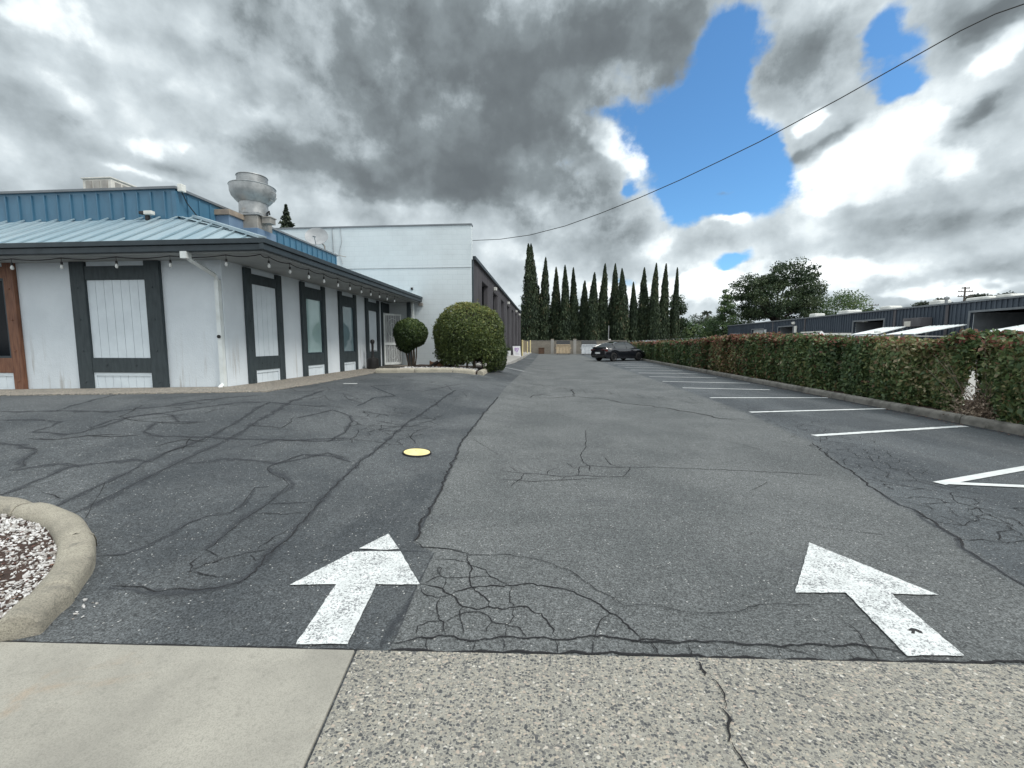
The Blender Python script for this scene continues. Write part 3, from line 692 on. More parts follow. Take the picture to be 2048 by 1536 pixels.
# roof: hipped skirt of standing seam metal round a raised parapet
EX, EY, EZ = -5.25, 7.64, 3.33                       # eave corner, top of fascia
PXc, PYc, PZc = -8.2, 9.07, 4.20                     # parapet foot
XL = -24.3; YR = YW-.02
q = MB(); hip = (-7.75, 9.07, 4.14); HZ = 4.22
q.quad((XL, EY, EZ), (EX, EY, EZ), (PXc+.45, PYc, HZ-.06), (XL, PYc, HZ))
q.quad((EX, EY, EZ), (EX, YR, EZ), (PXc+.01, YR, HZ), (PXc+.01, PYc, HZ))
q.poly([(EX, EY, EZ), (PXc+.01, PYc, HZ), (PXc+.45, PYc, HZ-.06)])
n = Vector((0, -(HZ-EZ), (PYc-EY))).normalized(); 
def rib(a, b, w=.015, h=.024):
    a, b = Vector(a), Vector(b); t = (b-a).normalized(); s = t.cross(Vector((0, 0, 1))).normalized()*w; u = s.cross(t).normalized()*h
    if u.z < 0: u = -u
    P = [a-s, a+s, b+s, b-s]; T2 = [p+u for p in P]
    q.quad(*T2)
    for i in range(4): q.quad(P[i], P[(i+1) % 4], T2[(i+1) % 4], T2[i])
x = EX-.42
while x > XL+.1:
    f = min(1., (EX-x)/(EX-PXc-.45)) if x > PXc+.45 else 1.
    y1 = EY+(PYc-EY)*f; rib((x, EY-.02, EZ-.006), (x, y1-.004, EZ+(HZ-.02-EZ)*f)); x -= .418
y = EY+.5
while y < YR-.1:
    f = min(1., (y-EY)/(PYc-EY)); x1 = EX+(PXc-EX)*f; rib((EX+.02, y, EZ-.006), (x1+.012, y, EZ+(HZ-EZ)*f)); y += .418
rib((EX, EY, EZ), (PXc+.45, PYc-.01, HZ-.05), .07, .05)
q.box(XL, PXc-.02, PYc+.1, YR, HZ-.25, HZ-.20)
rf = q.build('roof', M['roof'], rest)
q = MB()
def fascia_run(a, b, out, m=0):                      # stepped gutter: a proud upper lip over a lower board
    (x0, y0), (x1, y1) = a, b
    for d0, d1, z0, z1 in ((0, .115, EZ-.10, EZ-.004), (0, .085, EZ-.215, EZ-.102)):
        if out == 'y': q.box(x0, x1, y0-d1, y0-d0, z0, z1)
        else: q.box(x0+d0, x0+d1, y0, y1, z0, z1)
fascia_run((XL, EY), (EX, EY), 'y'); fascia_run((EX, EY-.115), (EX, YR+.0), 'x')
q.build('fascia', M['fascia'], rest, bevel=.01)
q = MB(); q.box(XL, EX-.003, EY+.003, YF-.003, EZ-.235, EZ-.20); q.box(XS+.003, EX-.003, YF-.002, YR-.003, EZ-.235, EZ-.20)
q.build('soffit', M['soffit'], rest)
q = MB(); PT = 4.80; YP = 16.3
q.box(XL, PXc, PYc, PYc+.12, HZ-.3, PT); q.box(PXc-.12, PXc, PYc+.12, YP, HZ-.3, PT-.003); q.box(PXc-3.5, PXc-.121, YP-.12, YP, HZ-.3, PT-.003)
x = PXc-.25
while x > XL+.1: q.box(x-.014, x+.014, PYc-.028, PYc+.002, HZ-.05, PT-.05); x -= .325
y = PYc+.3
while y < YP-.05: q.box(PXc-.002, PXc+.028, y-.014, y+.014, HZ-.05, PT-.05); y += .325
q.box(PXc-.06, PXc+.032, PYc-.032, PYc+.05, HZ-.1, PT-.05)
pp = q.build('parapet', M['parapet'], rest)
q = MB(); q.box(XL, PXc+.05, PYc-.05, PYc+.18, PT, PT+.05); q.box(PXc-.18, PXc+.05, PYc+.181, YP+.03, PT, PT+.05); q.build('cap_flashing', M['trim_grey'], pp)
q = MB(); q.box(-8.78, -7.84, 10.2, 10.75, 3.7, 4.57); db = q.build('roof_box', M['ductbox'], rest, bevel=.01)
q = MB(); q.box(-8.82, -7.80, 10.16, 10.79, 4.57, 4.70); q.build('cap', M['copper_cap'], db, bevel=.008)
q = MB(); q.box(-8.05, -7.40, 10.6, 11.35, 3.6, 4.36); q.build('fan_curb', M['ductbox'], rest, bevel=.01)
# down-pipes and corner post
q = MB()
DX = -6.655
q.box(DX-.16, DX-.04, EY-.10, EY+.03, EZ-.34, EZ-.216)
q.tube([(DX-.10, EY-.03, EZ-.30), (DX-.07, EY+.05, EZ-.36), (DX, YF-.10, EZ-.56), (DX, YF-.055, EZ-.66)], .045, 4); q.box(DX-.042, DX+.042, YF-.095, YF-.01, .52, EZ-.64)
q.tube([(DX, YF-.055, .58), (DX-.01, YF-.18, .50)], .045, 4)
q.build('downspout', M['white_metal'], rest)
q = MB(); q.box(-5.53, -5.45, 17.12, 17.20, .3, EZ-.237); q.build('downspout', M['white_metal'], rest)
q = MB(); q.box(-5.73, -5.60, 17.10, 17.23, .3, EZ-.237); q.build('corner_post', M['timber'], rest, bevel=.006)
q = MB(); q.lathe([(.0, -.02), (.035, -.02), (.035, .02), (0, .02)], (0, 0, 0), 10, T=lambda x, y, z: (DX+x, YF-.10+z, 1.55+y)); q.build('junction_cap', M['rubber'], rest)

# walkway in front of the restaurant
slab('walkway', [(-24, 6.95), (-7.1, 7.08), (-5.28, 7.55), (-5.22, 9.4), (-5.35, 12.75), (-5.35, YW-.01), (XS+.01, YW-.01), (XS+.01, YF-.01), (-24, YF-.01)], .022, M['walk_agg'], .1)

# things on the roof and under the eave
fan = empty('exhaust_fan', (-7.735, 10.97, 4.36), 'round galvanised upblast kitchen exhaust fan on the blue roof', 'exhaust fan')
c = (-7.735, 10.97, 4.36)
q = MB(); q.box(-8.03, -7.44, 10.68, 11.26, 4.362, 4.70); q.build('base_housing', M['galv_dark'], fan, bevel=.012)
q = MB(); q.box(-8.08, -7.39, 10.64, 11.30, 4.701, 4.76); q.lathe([(.345, .40), (.335, .72), (.37, .74)], c, 36); q.build('windband_neck', M['galv'], fan, smooth=True)
q = MB(); q.lathe([(.345, .70), (.42, .77), (.50, .87), (.53, .97), (.535, 1.11), (.55, 1.12), (.54, 1.13), (.51, 1.09), (.36, 1.0)], c, 44); q.build('bowl', M['galv'], fan, smooth=True)
q = MB(); q.lathe([(.37, 1.0), (.355, 1.36), (.37, 1.37), (.365, 1.385), (.33, 1.37), (.28, 1.34), (.0, 1.36)], c, 40); q.build('motor_dome', M['galv_grey'], fan, smooth=True)
q = MB(); q.box(-7.42, -7.18, 10.80, 11.02, 4.52, 4.66); q.box(-7.44, -7.16, 10.78, 11.04, 4.66, 4.69); q.build('grease_box', M['galv_dark'], fan, bevel=.006)
q = MB(); q.tube([(-7.36, 10.95, 4.68), (-7.36, 10.95, 4.82), (-7.28, 10.92, 4.85), (-7.27, 10.92, 4.76)], .022, 6); q.build('conduit', M['black'], fan)
q = MB(); q.tube([(c[0]+.53, c[1], c[2]+1.0), (c[0]+.63, c[1], c[2]+.94), (c[0]+.64, c[1], c[2]+.83), (c[0]+.57, c[1], c[2]+.74), (c[0]+.46, c[1], c[2]+.80)], .013, 6); q.build('hinge_loop', M['galv'], fan)
ac = empty('rooftop_cooler', (-14.4, 13.3, 5.0), 'beige louvred cooler unit behind the blue parapet', 'air conditioner')
q = MB(); q.box(-14.92, -13.92, 13., 13.9, 4.0, 6.66); q.box(-14.95, -13.89, 12.97, 13.93, 6.66, 6.71); q.build('cabinet', M['ac'], ac, bevel=.02)
q = MB()
for k in range(3): q.box(-14.80+k*.27, -14.58+k*.27, 12.985, 12.999, 6.2, 6.60)
for k in range(3): q.box(-13.919, -13.905, 13.12+k*.25, 13.30+k*.25, 6.2, 6.58)
q.build('louvre', M['galv_dark'], ac)
dish = empty('satellite_dish', (-9.0, 16.85, 5.1), 'grey satellite dish on a bent mast before the white wall', 'satellite dish')
cd = Vector((-9.22, 16.75, 5.66)); nrm = Vector((.25, -.80, .45)).normalized(); ax = nrm.cross(Vector((0, 0, 1))).normalized(); bx_ = ax.cross(nrm)
def TDs(x, y, z): return tuple(cd+ax*x+bx_*(-y)+nrm*z)
q = MB(); q.lathe([(0, -.06), (.18, -.045), (.34, .0), (.43, .05), (.435, .04), (.34, -.015), (.18, -.06), (0, -.075)], (0, 0, 0), 32, T=TDs); q.build('reflector', M['dish'], dish, smooth=True)
q = MB(); q.tube([tuple(cd-nrm*.06), tuple(cd-nrm*.14), (-9.02, 16.95, 5.35), (-8.98, 16.95, 4.7)], .03, 8); q.tube([(-9.0, 16.95, 5.1), (-8.25, 17.2, 4.95)], .014, 6); q.build('mast', M['galv_dark'], dish)
q = MB(); q.tube([TDs(0, .40, .03), TDs(0, .30, .34)], .016, 6); q.tube([TDs(-.05, .28, .34), TDs(.06, .28, .36)], .04, 8); q.build('feed_arm', M['dish'], dish)
scam = empty('security_camera', PY(295, 428, 8.9), 'small white security camera at the head of the blue metal roof', 'camera')
cx, cy, cz = PY(292, 427, 8.9)
q = MB(); q.box(cx-.02, cx+.17, cy-.05, cy+.05, cz-.03, cz+.05); q.build('housing', M['frp'], scam, bevel=.012)
q = MB(); q.box(cx-.13, cx-.022, cy-.05, cy+.05, cz-.02, cz+.045); q.box(cx-.04, cx+.05, cy+.0, cy+.05, cz-.14, cz-.031); q.build('lens_hood', M['black'], scam, bevel=.01)
jb = empty('junction_box', (PXc+.05, PYc-.03, PT), 'small white box with hanging cable on the parapet corner', 'junction box')
q = MB(); q.box(PXc+.05, PXc+.16, PYc+.0, PYc+.12, PT-.05, PT+.11); q.build('case', M['frp'], jb, bevel=.01)
q = MB(); q.tube([(PXc+.11, PYc+.05, PT-.05), (PXc+.09, PYc+.2, PT-.25), (PXc+.10, PYc+.5, HZ+.08), (PXc+.14, PYc+.7, HZ+.03)], .012, 5); q.build('cable', M['black'], jb)
# string lights
sl = empty('string_lights', (-5.4, 7.8, 3.0), 'black string lights with clear bulbs hung under the restaurant eave', 'string lights')
zc = EZ-.25; bulbs = []
for px in (-100, 22, 122, 232, 340, 452): bulbs.append((PY(px, 515, 7.78)[0], 7.78))
for a, b in ((568,650),(703,690),(823,715),(920,748),(1010,775),(1087,797),(1160,818),(1220,838),(1276,858),(1325,872),(1372,885)): bulbs.append((-5.40, PX(360+a/3.2, 320+b/3.2, -5.40)[1]))
path = []
route = [(-16, 7.78)]+bulbs[:6]+[(-5.40, 7.78)]+bulbs[6:]+[(-5.40, 17.0)]
for a, b in zip(route[:-1], route[1:]):
    for k in range(5): f = k/5; path.append((a[0]+(b[0]-a[0])*f, a[1]+(b[1]-a[1])*f, zc-.035*math.sin(math.pi*f)))
q = MB(); q.tube(path, .009, 5); q.build('cable', M['black'], sl)
for i, (x, y) in enumerate(bulbs):
    q = MB(); q.tube([(x, y, zc+.01), (x, y, zc-.08)], .006, 4); q.lathe([(.0, -.07), (.018, -.07), (.020, -.125), (.0, -.125)], (x, y, zc), 8); s_ = q.build('socket', M['black'], sl)
    q = MB(); q.lathe([(.0, -.126), (.014, -.126), (.027, -.158), (.029, -.182), (.019, -.207), (0, -.215)], (x, y, zc), 12); q.build('bulb', M['bulb'], s_, smooth=True)
# smokers' post and standing things by the door
sm = empty('smokers_post', (-6.18, 14.75, .52), 'black cigarette disposal post with a square base by the side wall', 'ash bin')
q = MB(); q.lathe([(.20, 0), (.215, .03), (.20, .34), (.16, .38), (.0, .40)], (-6.22, 14.75, .525), 24); q.build('base_bucket', M['black'], sm, smooth=True)
q = MB(); q.lathe([(.07, .38), (.045, .46), (.04, .86), (.05, .88), (.05, .90)], (-6.22, 14.75, .525), 16); q.build('neck', M['black'], sm, smooth=True)
q = MB(); q.lathe([(.05, .88), (.075, .93), (.078, .98), (.06, 1.02), (.0, 1.04)], (-6.22, 14.75, .525), 16); q.build('head', M['black'], sm, smooth=True)

# ------------------------------------------------------------------ warehouse with the white end wall
XWc = -3.09; YE = 49.
wh = empty('warehouse_building', (-8., 30, .4), 'long warehouse with white block end wall and dark fluted side', 'building')
q = MB(); q.box(-22, XWc, YW, YW+.25, -.3, 6.16); q.build('end_wall', M['cmu_white'], wh)
q = MB(); q.box(-22.05, XWc+.02, YW-.03, YW+.28, 6.16, 6.22); q.build('coping', M['trim_grey'], wh)
q = MB(); q.box(-22, XWc-.3, YW+.26, YE, 4.70, 4.80); q.build('roof', M['trim_grey'], wh)
bays = [(20.1+4.15*i, 22.15+4.15*i) for i in range(7)]; HB = 4.35; HT = 4.86
q = MB(); xs0, xs1 = XWc-.22, XWc-.005; y = YW+.252
def fl(y0, y1, z0, z1):
    q.box(xs0, xs1-.02, y0, y1, z0, z1); k = y0+.06
    while k < y1-.08: q.box(xs1-.021, xs1+.018, k, k+.09, z0, z1); k += .20
for a, b in bays:
    fl(y, a, -.2, HB); y = b
fl(y, YE, -.2, HB); fl(YW+.252, YE, HB+.001, HT); q.box(-10, xs0-.001, YE-.2, YE, -.2, HT)
q.build('fluted_wall', M['siding_dark'], wh)
q = MB(); q.box(XWc-.12, XWc+.12, YW+.29, YE+.05, HT, HT+.14); q.build('gutter', M['fascia'], wh)
q = MB(); q.box(XWc-.006, XWc+.05, YW+.02, YW+.20, -.2, HT-.05); q.build('downspout', M['fascia'], wh)
for a, b in bays:
    q = MB(); q.box(xs0-.5, xs0-.45, a-.0, b, -.2, HB, 1); q.box(xs0-.45, xs0-.001, a-.04, a-.001, -.2, HB, 1); q.box(xs0-.45, xs0-.001, b+.001, b+.04, -.2, HB, 1)  # back and reveals near black, recess shade put into the colour
    bay = q.build('doorway', [M['siding_dark'], M['interior']], wh)
    q = MB(); q.box(xs0-.449, xs0-.43, a+.25, b-.25, .2, 2.5); q.build('door', M['interior'], bay)
for y in (24.4, 32.7, 41.0, 45.5):
    q = MB(); q.box(XWc+.02, XWc+.20, y-.10, y+.10, 4.42, 4.60); q.build('wall_lamp', M['frp'], wh, bevel=.02)
q = MB(); q.box(-5.30, -5.12, YW-.10, YW-.003, 2.96, 3.08); q.build('wall_box', M['galv_dark'], wh, bevel=.01)
q = MB(); q.box(-5.62, -5.54, YW-.06, YW-.003, 3.62, 3.71); q.build('hook', M['black'], wh)
q = MB(); q.tube([(-8.9, YW-.02, 6.2), (-8.87, YW-.02, 5.2), (-8.95, YW-.02, 4.6)], .012, 4); q.tube([(-8.55, YW-.02, 6.2), (-8.5, YW-.02, 5.6), (-8.62, YW-.02, 5.2), (-8.5, YW-.02, 4.7)], .01, 4)
q.tube([(-9.2, YW-.01, 4.50), (XWc-.02, YW-.01, 3.30+1.2)], .008, 4); q.build('wall_cable', M['dish'], wh)
slab('pavement', [(XWc+.0, YW+.35), (-2.05, YW+.35), (-2.2, 60), (XWc, 60)], .06, M['stain_conc'], .2)

# ------------------------------------------------------------------ planters
def spline(p, n=8):
    p = [p[0]]+list(p)+[p[-1]]; out = []
    for i in range(1, len(p)-2):
        a, b, c, d = p[i-1:i+3]
        for k in range(n):
            t = k/n; out.append(tuple(.5*(2*b[j]+(c[j]-a[j])*t+(2*a[j]-5*b[j]+4*c[j]-d[j])*t*t+(3*b[j]-a[j]-3*c[j]+d[j])*t**3) for j in (0, 1)))
    return out+[tuple(p[-2])]
def kerb_run(path, w, h, q, base=None, gaps=(), k=7, m=0):
    P = resample(spline(path) if len(path) > 4 and base is None else path, .045); segs = [[]]; L = 0.; gl = sorted(gaps)
    for i, p in enumerate(P):
        if i: L += math.dist(P[i-1], p)
        segs[-1].append(p)
        if gl and L >= gl[0] and i < len(P)-1:
            gl.pop(0); n_ = P[i+1]; d_ = math.dist(p, n_); k_ = .014/d_; segs.append([(p[0]+(n_[0]-p[0])*k_, p[1]+(n_[1]-p[1])*k_)])
    for si, S in enumerate(segs):
        if len(S) < 2: continue
        n = len(q.v); r = w*.38; pr = [(-w/2, -.12), (-w/2, h-r)]+[(-w/2+r-r*math.cos(a), h-r+r*math.sin(a)) for a in (R(30), R(60), R(90))]
        pr += [(-x, z) for x, z in pr[::-1]]; kk = len(pr); off = random.Random(si*3+1).uniform(-.006, .006)
        for i, p in enumerate(S):
            a = S[max(0, i-1)]; b = S[min(len(S)-1, i+1)]; tx, ty = b[0]-a[0], b[1]-a[1]; l = math.hypot(tx, ty); tx /= l; ty /= l
            e = min(i, len(S)-1-i); sh = .0 if e else -.012
            for u, z in pr:
                jj = .004*math.sin(p[0]*23+p[1]*31+u*40)
                q.v.append((p[0]-ty*(u*(1 if e else .93))+off, p[1]+tx*(u*(1 if e else .93))+off, (g(p[0], p[1]) if base is None else base(p[0], p[1]))+z+(sh if z > h*.5 else 0)+jj))
        for i in range(len(S)-1):
            for j in range(kk-1):
                q.f.append((n+i*kk+j, n+i*kk+j+1, n+(i+1)*kk+j+1, n+(i+1)*kk+j)); q.m.append(m)
        for i in (0, len(S)-1): q.f.append(tuple(n+i*kk+j for j in range(kk))); q.m.append(m)
def stones(name, poly, n, s0, s1, seed, z0, label=None):
    r = np.random.default_rng(seed); P = []; xs = [p[0] for p in poly]; ys = [p[1] for p in poly]
    def inside(x, y):
        c = False
        for i in range(len(poly)):
            (x1, y1), (x2, y2) = poly[i], poly[i-1]
            if (y1 > y) != (y2 > y) and x < (x2-x1)*(y-y1)/(y2-y1)+x1: c = not c
        return c
    base = [(1, 0, 0), (-1, 0, 0), (0, 1, 0), (0, -1, 0), (0, 0, 1), (0, 0, -1), (.62, .62, .55), (-.62, .62, .5), (.62, -.62, .5), (-.62, -.62, .55)]
    bm = bmesh.new()
    for b in base: bm.verts.new(b)
    bmesh.ops.convex_hull(bm, input=bm.verts); bm.verts.ensure_lookup_table()
    bv = np.array([v.co[:] for v in bm.verts]); bm.verts.index_update(); bf = np.array([[v.index for v in f.verts] for f in bm.faces if len(f.verts) == 3]); bm.free()
    V = []; Fc = []; T = []; k = 0
    while k < n:
        x, y = r.uniform(min(xs), max(xs)), r.uniform(min(ys), max(ys))
        if not inside(x, y): continue
        if math.sin(x*9+y*4)+math.sin(y*13-x*3)+r.normal()*.7 < -1.35: k += 1; continue
        s = r.uniform(s0, s1); A = np.linalg.qr(r.normal(size=(3, 3)))[0]
        v = (bv*(1+.25*r.normal(size=(len(bv), 1)))*np.array([1, .75, .55])*s)@A.T+np.array([x, y, z0(x, y)+s*.25+r.random()*s*.5])
        Fc.append(bf+len(V)*len(bv)); V.append(v); T += [r.random()]*len(bf); k += 1
    me = bpy.data.meshes.new(name); me.from_pydata(np.concatenate(V).tolist(), [], np.concatenate(Fc).tolist()); me.materials.append(M['stone'])
    a = me.attributes.new('tint', 'FLOAT', 'FACE'); a.data.foreach_set('value', np.array(T)); me.update()
    o = bpy.data.objects.new(name, me); COL.objects.link(o); return tag(o, label, None, None, 'stuff')
out = [(189, 1099), (180, 1148), (152, 1184), (127, 1221), (95, 1242), (54, 1282)]
inn = [(122, 1103), (119, 1135), (95, 1169), (73, 1193), (47, 1218), (5, 1258)]
ctr = [(-6., 2.98), (-5.0, 2.97), (-4.2, 2.90), (-3.6, 2.76), (-3.15, 2.50)]
for a, b in zip(out, inn):
    A, B = PZ(*a, 0.), PZ(*b, .05); ctr.append(((A[0]+B[0])/2, (A[1]+B[1])/2))
q = MB(); Ltot = sum(math.dist(a, b) for a, b in zip(ctr[:-1], ctr[1:]))
kerb_run(ctr, .178, .115, q, gaps=(1.9, Ltot-1.02, Ltot-.27))
ok = q.build('planter_kerb', M['kerb'], smooth=True, angle=60, fix=True); tag(ok, 'curved concrete kerb round the gravel bed by the sidewalk', 'kerb')
bed = [(-6, 1.45)]+ctr[::-1][0:1]+ctr[::-1][1:]
bed = [(-6.2, 1.42), (-2.75, 1.68)]+ctr[::-1][1:]
q = MB(); q.prism(bed, lambda x, y: g(x, y)-.1, lambda x, y: g(x, y)+.040); tag(q.build('planting_bed', M['soil']), None, None, None, 'structure')
stones('gravel', bed, 14500, .0065, .0155, 5, lambda x, y: g(x, y)+.040, 'white gravel over dark mulch in the near planter')
st = stones('gravel', [(-2.53, 2.02), (-2.40, 2.0), (-2.33, 1.80), (-2.42, 1.82)], 14, .005, .011, 9, lambda x, y: g(x, y), 'spilt white gravel beside the kerb')
r_ = np.random.default_rng(3); n = 230                # dry leaf litter on the bed and at the kerb foot
P = np.stack([r_.uniform(-4.3, -2.7, n), r_.uniform(1.7, 2.75, n), np.zeros(n)], 1); P[:, 2] = [g(x, y)+.055 for x, y in P[:, :2]]
def in_poly(p, poly):
    c = False
    for i in range(len(poly)):
        (x1, y1), (x2, y2) = poly[i], poly[i-1]
        if (y1 > p[1]) != (y2 > p[1]) and p[0] < (x2-x1)*(p[1]-y1)/(y2-y1)+x1: c = not c
    return c
P = np.array([p for p in P if in_poly(p, bed)])
M['litter'] = m_leaf('dry_leaf_litter', [(0, (.05, .02, .015)), (.6, (.11, .045, .03)), (1, (.2, .1, .06))], trans=.05)
tag(leaf_obj('leaf_litter', P, r_.uniform(.015, .04, len(P)), M['litter'], normal=np.array([0, 0, 1.]), bias=.75, aspect=.6), 'dry brown leaf litter on the gravel bed', None, None, 'stuff')
# far planter by the restaurant
zp = lambda x, y: .40
q = MB(); kerb_run([(-5.33, 12.85), (-4.0, 13.17), (-2.30, 13.50)], .20, .155, q, base=lambda x, y: g(x, y)-.01, gaps=(1.15, 2.35)); kerb_run([(-2.16, 13.60), (-2.22, 15.9)], .20, .155, q, base=lambda x, y: g(x, y)-.01)
tag(q.build('planter_kerb', M['kerb'], smooth=True, angle=60), 'straight pale kerb along the bed below the round bushes', 'kerb')
bed2 = [(-5.3, 12.93), (-2.3, 13.55), (-2.3, 16.0), (-2.3, 17.3), (-5.3, 17.3)]
q = MB(); q.prism(bed2, lambda x, y: g(x, y)-.1, lambda x, y: g(x, y)+.06); tag(q.build('planting_bed', M['soil']), None, None, None, 'structure')
stones('gravel', [(-5.0, 13.1), (-2.35, 13.65), (-2.4, 14.7), (-5.0, 14.6)], 2600, .02, .045, 6, lambda x, y: g(x, y)+.055, 'white gravel along the far planter kerb')

# shrubs in the far planter
bush = empty('rounded_bush', (-2.78, 15.0, .48), 'big dome-clipped green bush in the kerbed bed', 'bush')
P, D = blob_points(26000, (-2.80, 15.15, 1.72), (1.24, 1.22, 1.12), 11, .08, .055)
P2, D2 = blob_points(14000, (-2.76, 15.2, 1.15), (1.26, 1.15, .95), 12, .08, .05)
P3, D3 = blob_points(7000, (-2.05, 16.1, 1.05), (.52, .75, .98), 13, .08, .05)
P = np.concatenate([P, P2, P3]); D = np.concatenate([D, D2, D3])
P += D*(np.where(RNG.random(len(P)) < .03, .12, 0)*RNG.random(len(P)))[:, None]
keep = (P[:, 2] > .62+.25*np.abs(fbm(P, 2.2, 4))) | ((P[:, 0] > -2.2) & (P[:, 2] > .4)); P, D = P[keep], D[keep]
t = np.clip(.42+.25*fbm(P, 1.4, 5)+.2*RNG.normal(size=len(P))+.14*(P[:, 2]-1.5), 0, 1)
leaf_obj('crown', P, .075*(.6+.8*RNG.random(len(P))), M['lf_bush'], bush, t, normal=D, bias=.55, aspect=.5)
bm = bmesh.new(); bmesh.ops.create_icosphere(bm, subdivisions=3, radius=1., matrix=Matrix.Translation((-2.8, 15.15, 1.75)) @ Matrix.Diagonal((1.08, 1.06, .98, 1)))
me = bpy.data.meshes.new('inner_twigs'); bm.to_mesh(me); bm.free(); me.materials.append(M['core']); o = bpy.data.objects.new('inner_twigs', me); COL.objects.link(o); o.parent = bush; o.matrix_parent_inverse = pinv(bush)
q = MB(); rr = random.Random(4)
for k in range(11):
    x = -3.5+k*.14+rr.uniform(-.1, .1); q.tube([(x, 14.65+rr.uniform(0, .5), .40), (x+rr.uniform(-.1, .1), 14.75, .75), (x+rr.uniform(-.3, .3), 14.9, 1.15)], [.035, .026, .018], 5)
q.build('stems', M['bark'], bush)
top = empty('topiary_tree', (-5.08, 15.5, .5), 'small mop-headed topiary with bare leaning stems by the security door', 'topiary')
cxp, cyp = -5.06, 15.5
P, D = blob_points(15000, (cxp, cyp, 1.80), (.63, .62, .56), 21, .09, .06)
P2, D2 = blob_points(4200, (cxp-.14, cyp, 1.42), (.36, .36, .34), 22, .12, .16, -1)
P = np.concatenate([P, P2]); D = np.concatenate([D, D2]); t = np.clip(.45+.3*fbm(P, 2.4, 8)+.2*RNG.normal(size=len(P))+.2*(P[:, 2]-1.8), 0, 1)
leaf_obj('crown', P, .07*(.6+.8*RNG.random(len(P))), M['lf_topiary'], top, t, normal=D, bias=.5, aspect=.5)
q = MB()
for x0, x1, r0 in ((.06, .10, .042), (-.02, -.16, .024), (.03, -.02, .026), (-.06, -.34, .022), (.12, .22, .024), (-.10, -.26, .018)): q.tube([(cxp+x0, cyp, .42), (cxp+(x0+x1)/2+.02, cyp+.03, .95), (cxp+x1, cyp, 1.75)], [r0*1.2, r0, r0*.7], 7)
q.build('trunk', M['bark'], top, smooth=True)
sp = empty('tree_stump', (-4.05, 14.9, .5), 'broken brown tree stump between the two clipped bushes', 'stump')
q = MB(); rr = random.Random(8); ring = []
prof = [(.30, -.08), (.24, .05), (.20, .18), (.19, .28)]
n0 = len(q.v); kk = 16
for r0, z in prof:
    for j in range(kk):
        a = 2*math.pi*j/kk; f = 1+.16*math.sin(a*3+1)+.1*math.sin(a*7)*(1-z); q.v.append((-3.98+r0*f*1.25*math.cos(a), 14.95+r0*f*math.sin(a), .46+z+(.06*math.sin(a*2+.4)+.04*math.sin(a*5) if z > .2 else 0)))
for i in range(3):
    for j in range(kk): q.f.append((n0+i*kk+j, n0+i*kk+(j+1) % kk, n0+(i+1)*kk+(j+1) % kk, n0+(i+1)*kk+j)); q.m.append(0)
q.f.append(tuple(n0+3*kk+j for j in range(kk))); q.m.append(0)
q.build('stump_wood', M['stump'], sp, smooth=True)
q = MB(); q.tube([(-4.30, 14.7, .50), (-4.10, 14.75, .60), (-3.85, 14.8, .78)], [.05, .075, .06], 7); q.tube([(-3.75, 14.75, .5), (-3.4, 14.78, .62), (-3.15, 14.8, .80)], [.07, .07, .05], 7); q.build('root', M['bark_dark'], sp, smooth=True)
# ------------------------------------------------------------------ hedge side of the lot
kx = lambda y: 7.15+.028*y
q = MB(); kerb_run([(kx(y), y) for y in (-2., 4, 10, 20, 35, 60)], .18, .15, q, base=lambda x, y: 0., gaps=tuple(3.05*i+.9 for i in range(1, 20)))
tag(q.build('kerb', M['kerb_dark'], smooth=True, angle=60), None, None, None, 'structure')
q = MB(); q.quad((kx(-2)+.06, -2, .09), (kx(-2)+2.6, -2, .09), (kx(60)+2.6, 60, .09), (kx(60)+.06, 60, .09)); tag(q.build('planting_strip', M['soil']), None, None, None, 'structure')
q = MB(); q.quad((kx(-2)+2.4, -2, .10), (90, -2, .10), (90, 110, .10), (kx(60)+2.4, 60, .10)); tag(q.build('yard', M['stain_conc']), None, None, None, 'structure')
hx = lambda y: kx(y)+.42
tops = []
for px, py in ((1262, 688), (1285, 686), (1350, 685), (1400, 683), (1440, 677), (1500, 674), (1560, 674), (1640, 678), (1700, 682), (1800, 684), (1900, 682), (1940, 676), (2048, 674), (2300, 668)):
    y = 20.
    for _ in range(20): y = .5*y+.5*PX(px, py, hx(y)+.25)[1]
    tops.append((y, PX(px, py, hx(y)+.25)[2]))
tops.sort(); ty, tz = np.array([t[0] for t in tops]), np.array([t[1] for t in tops])
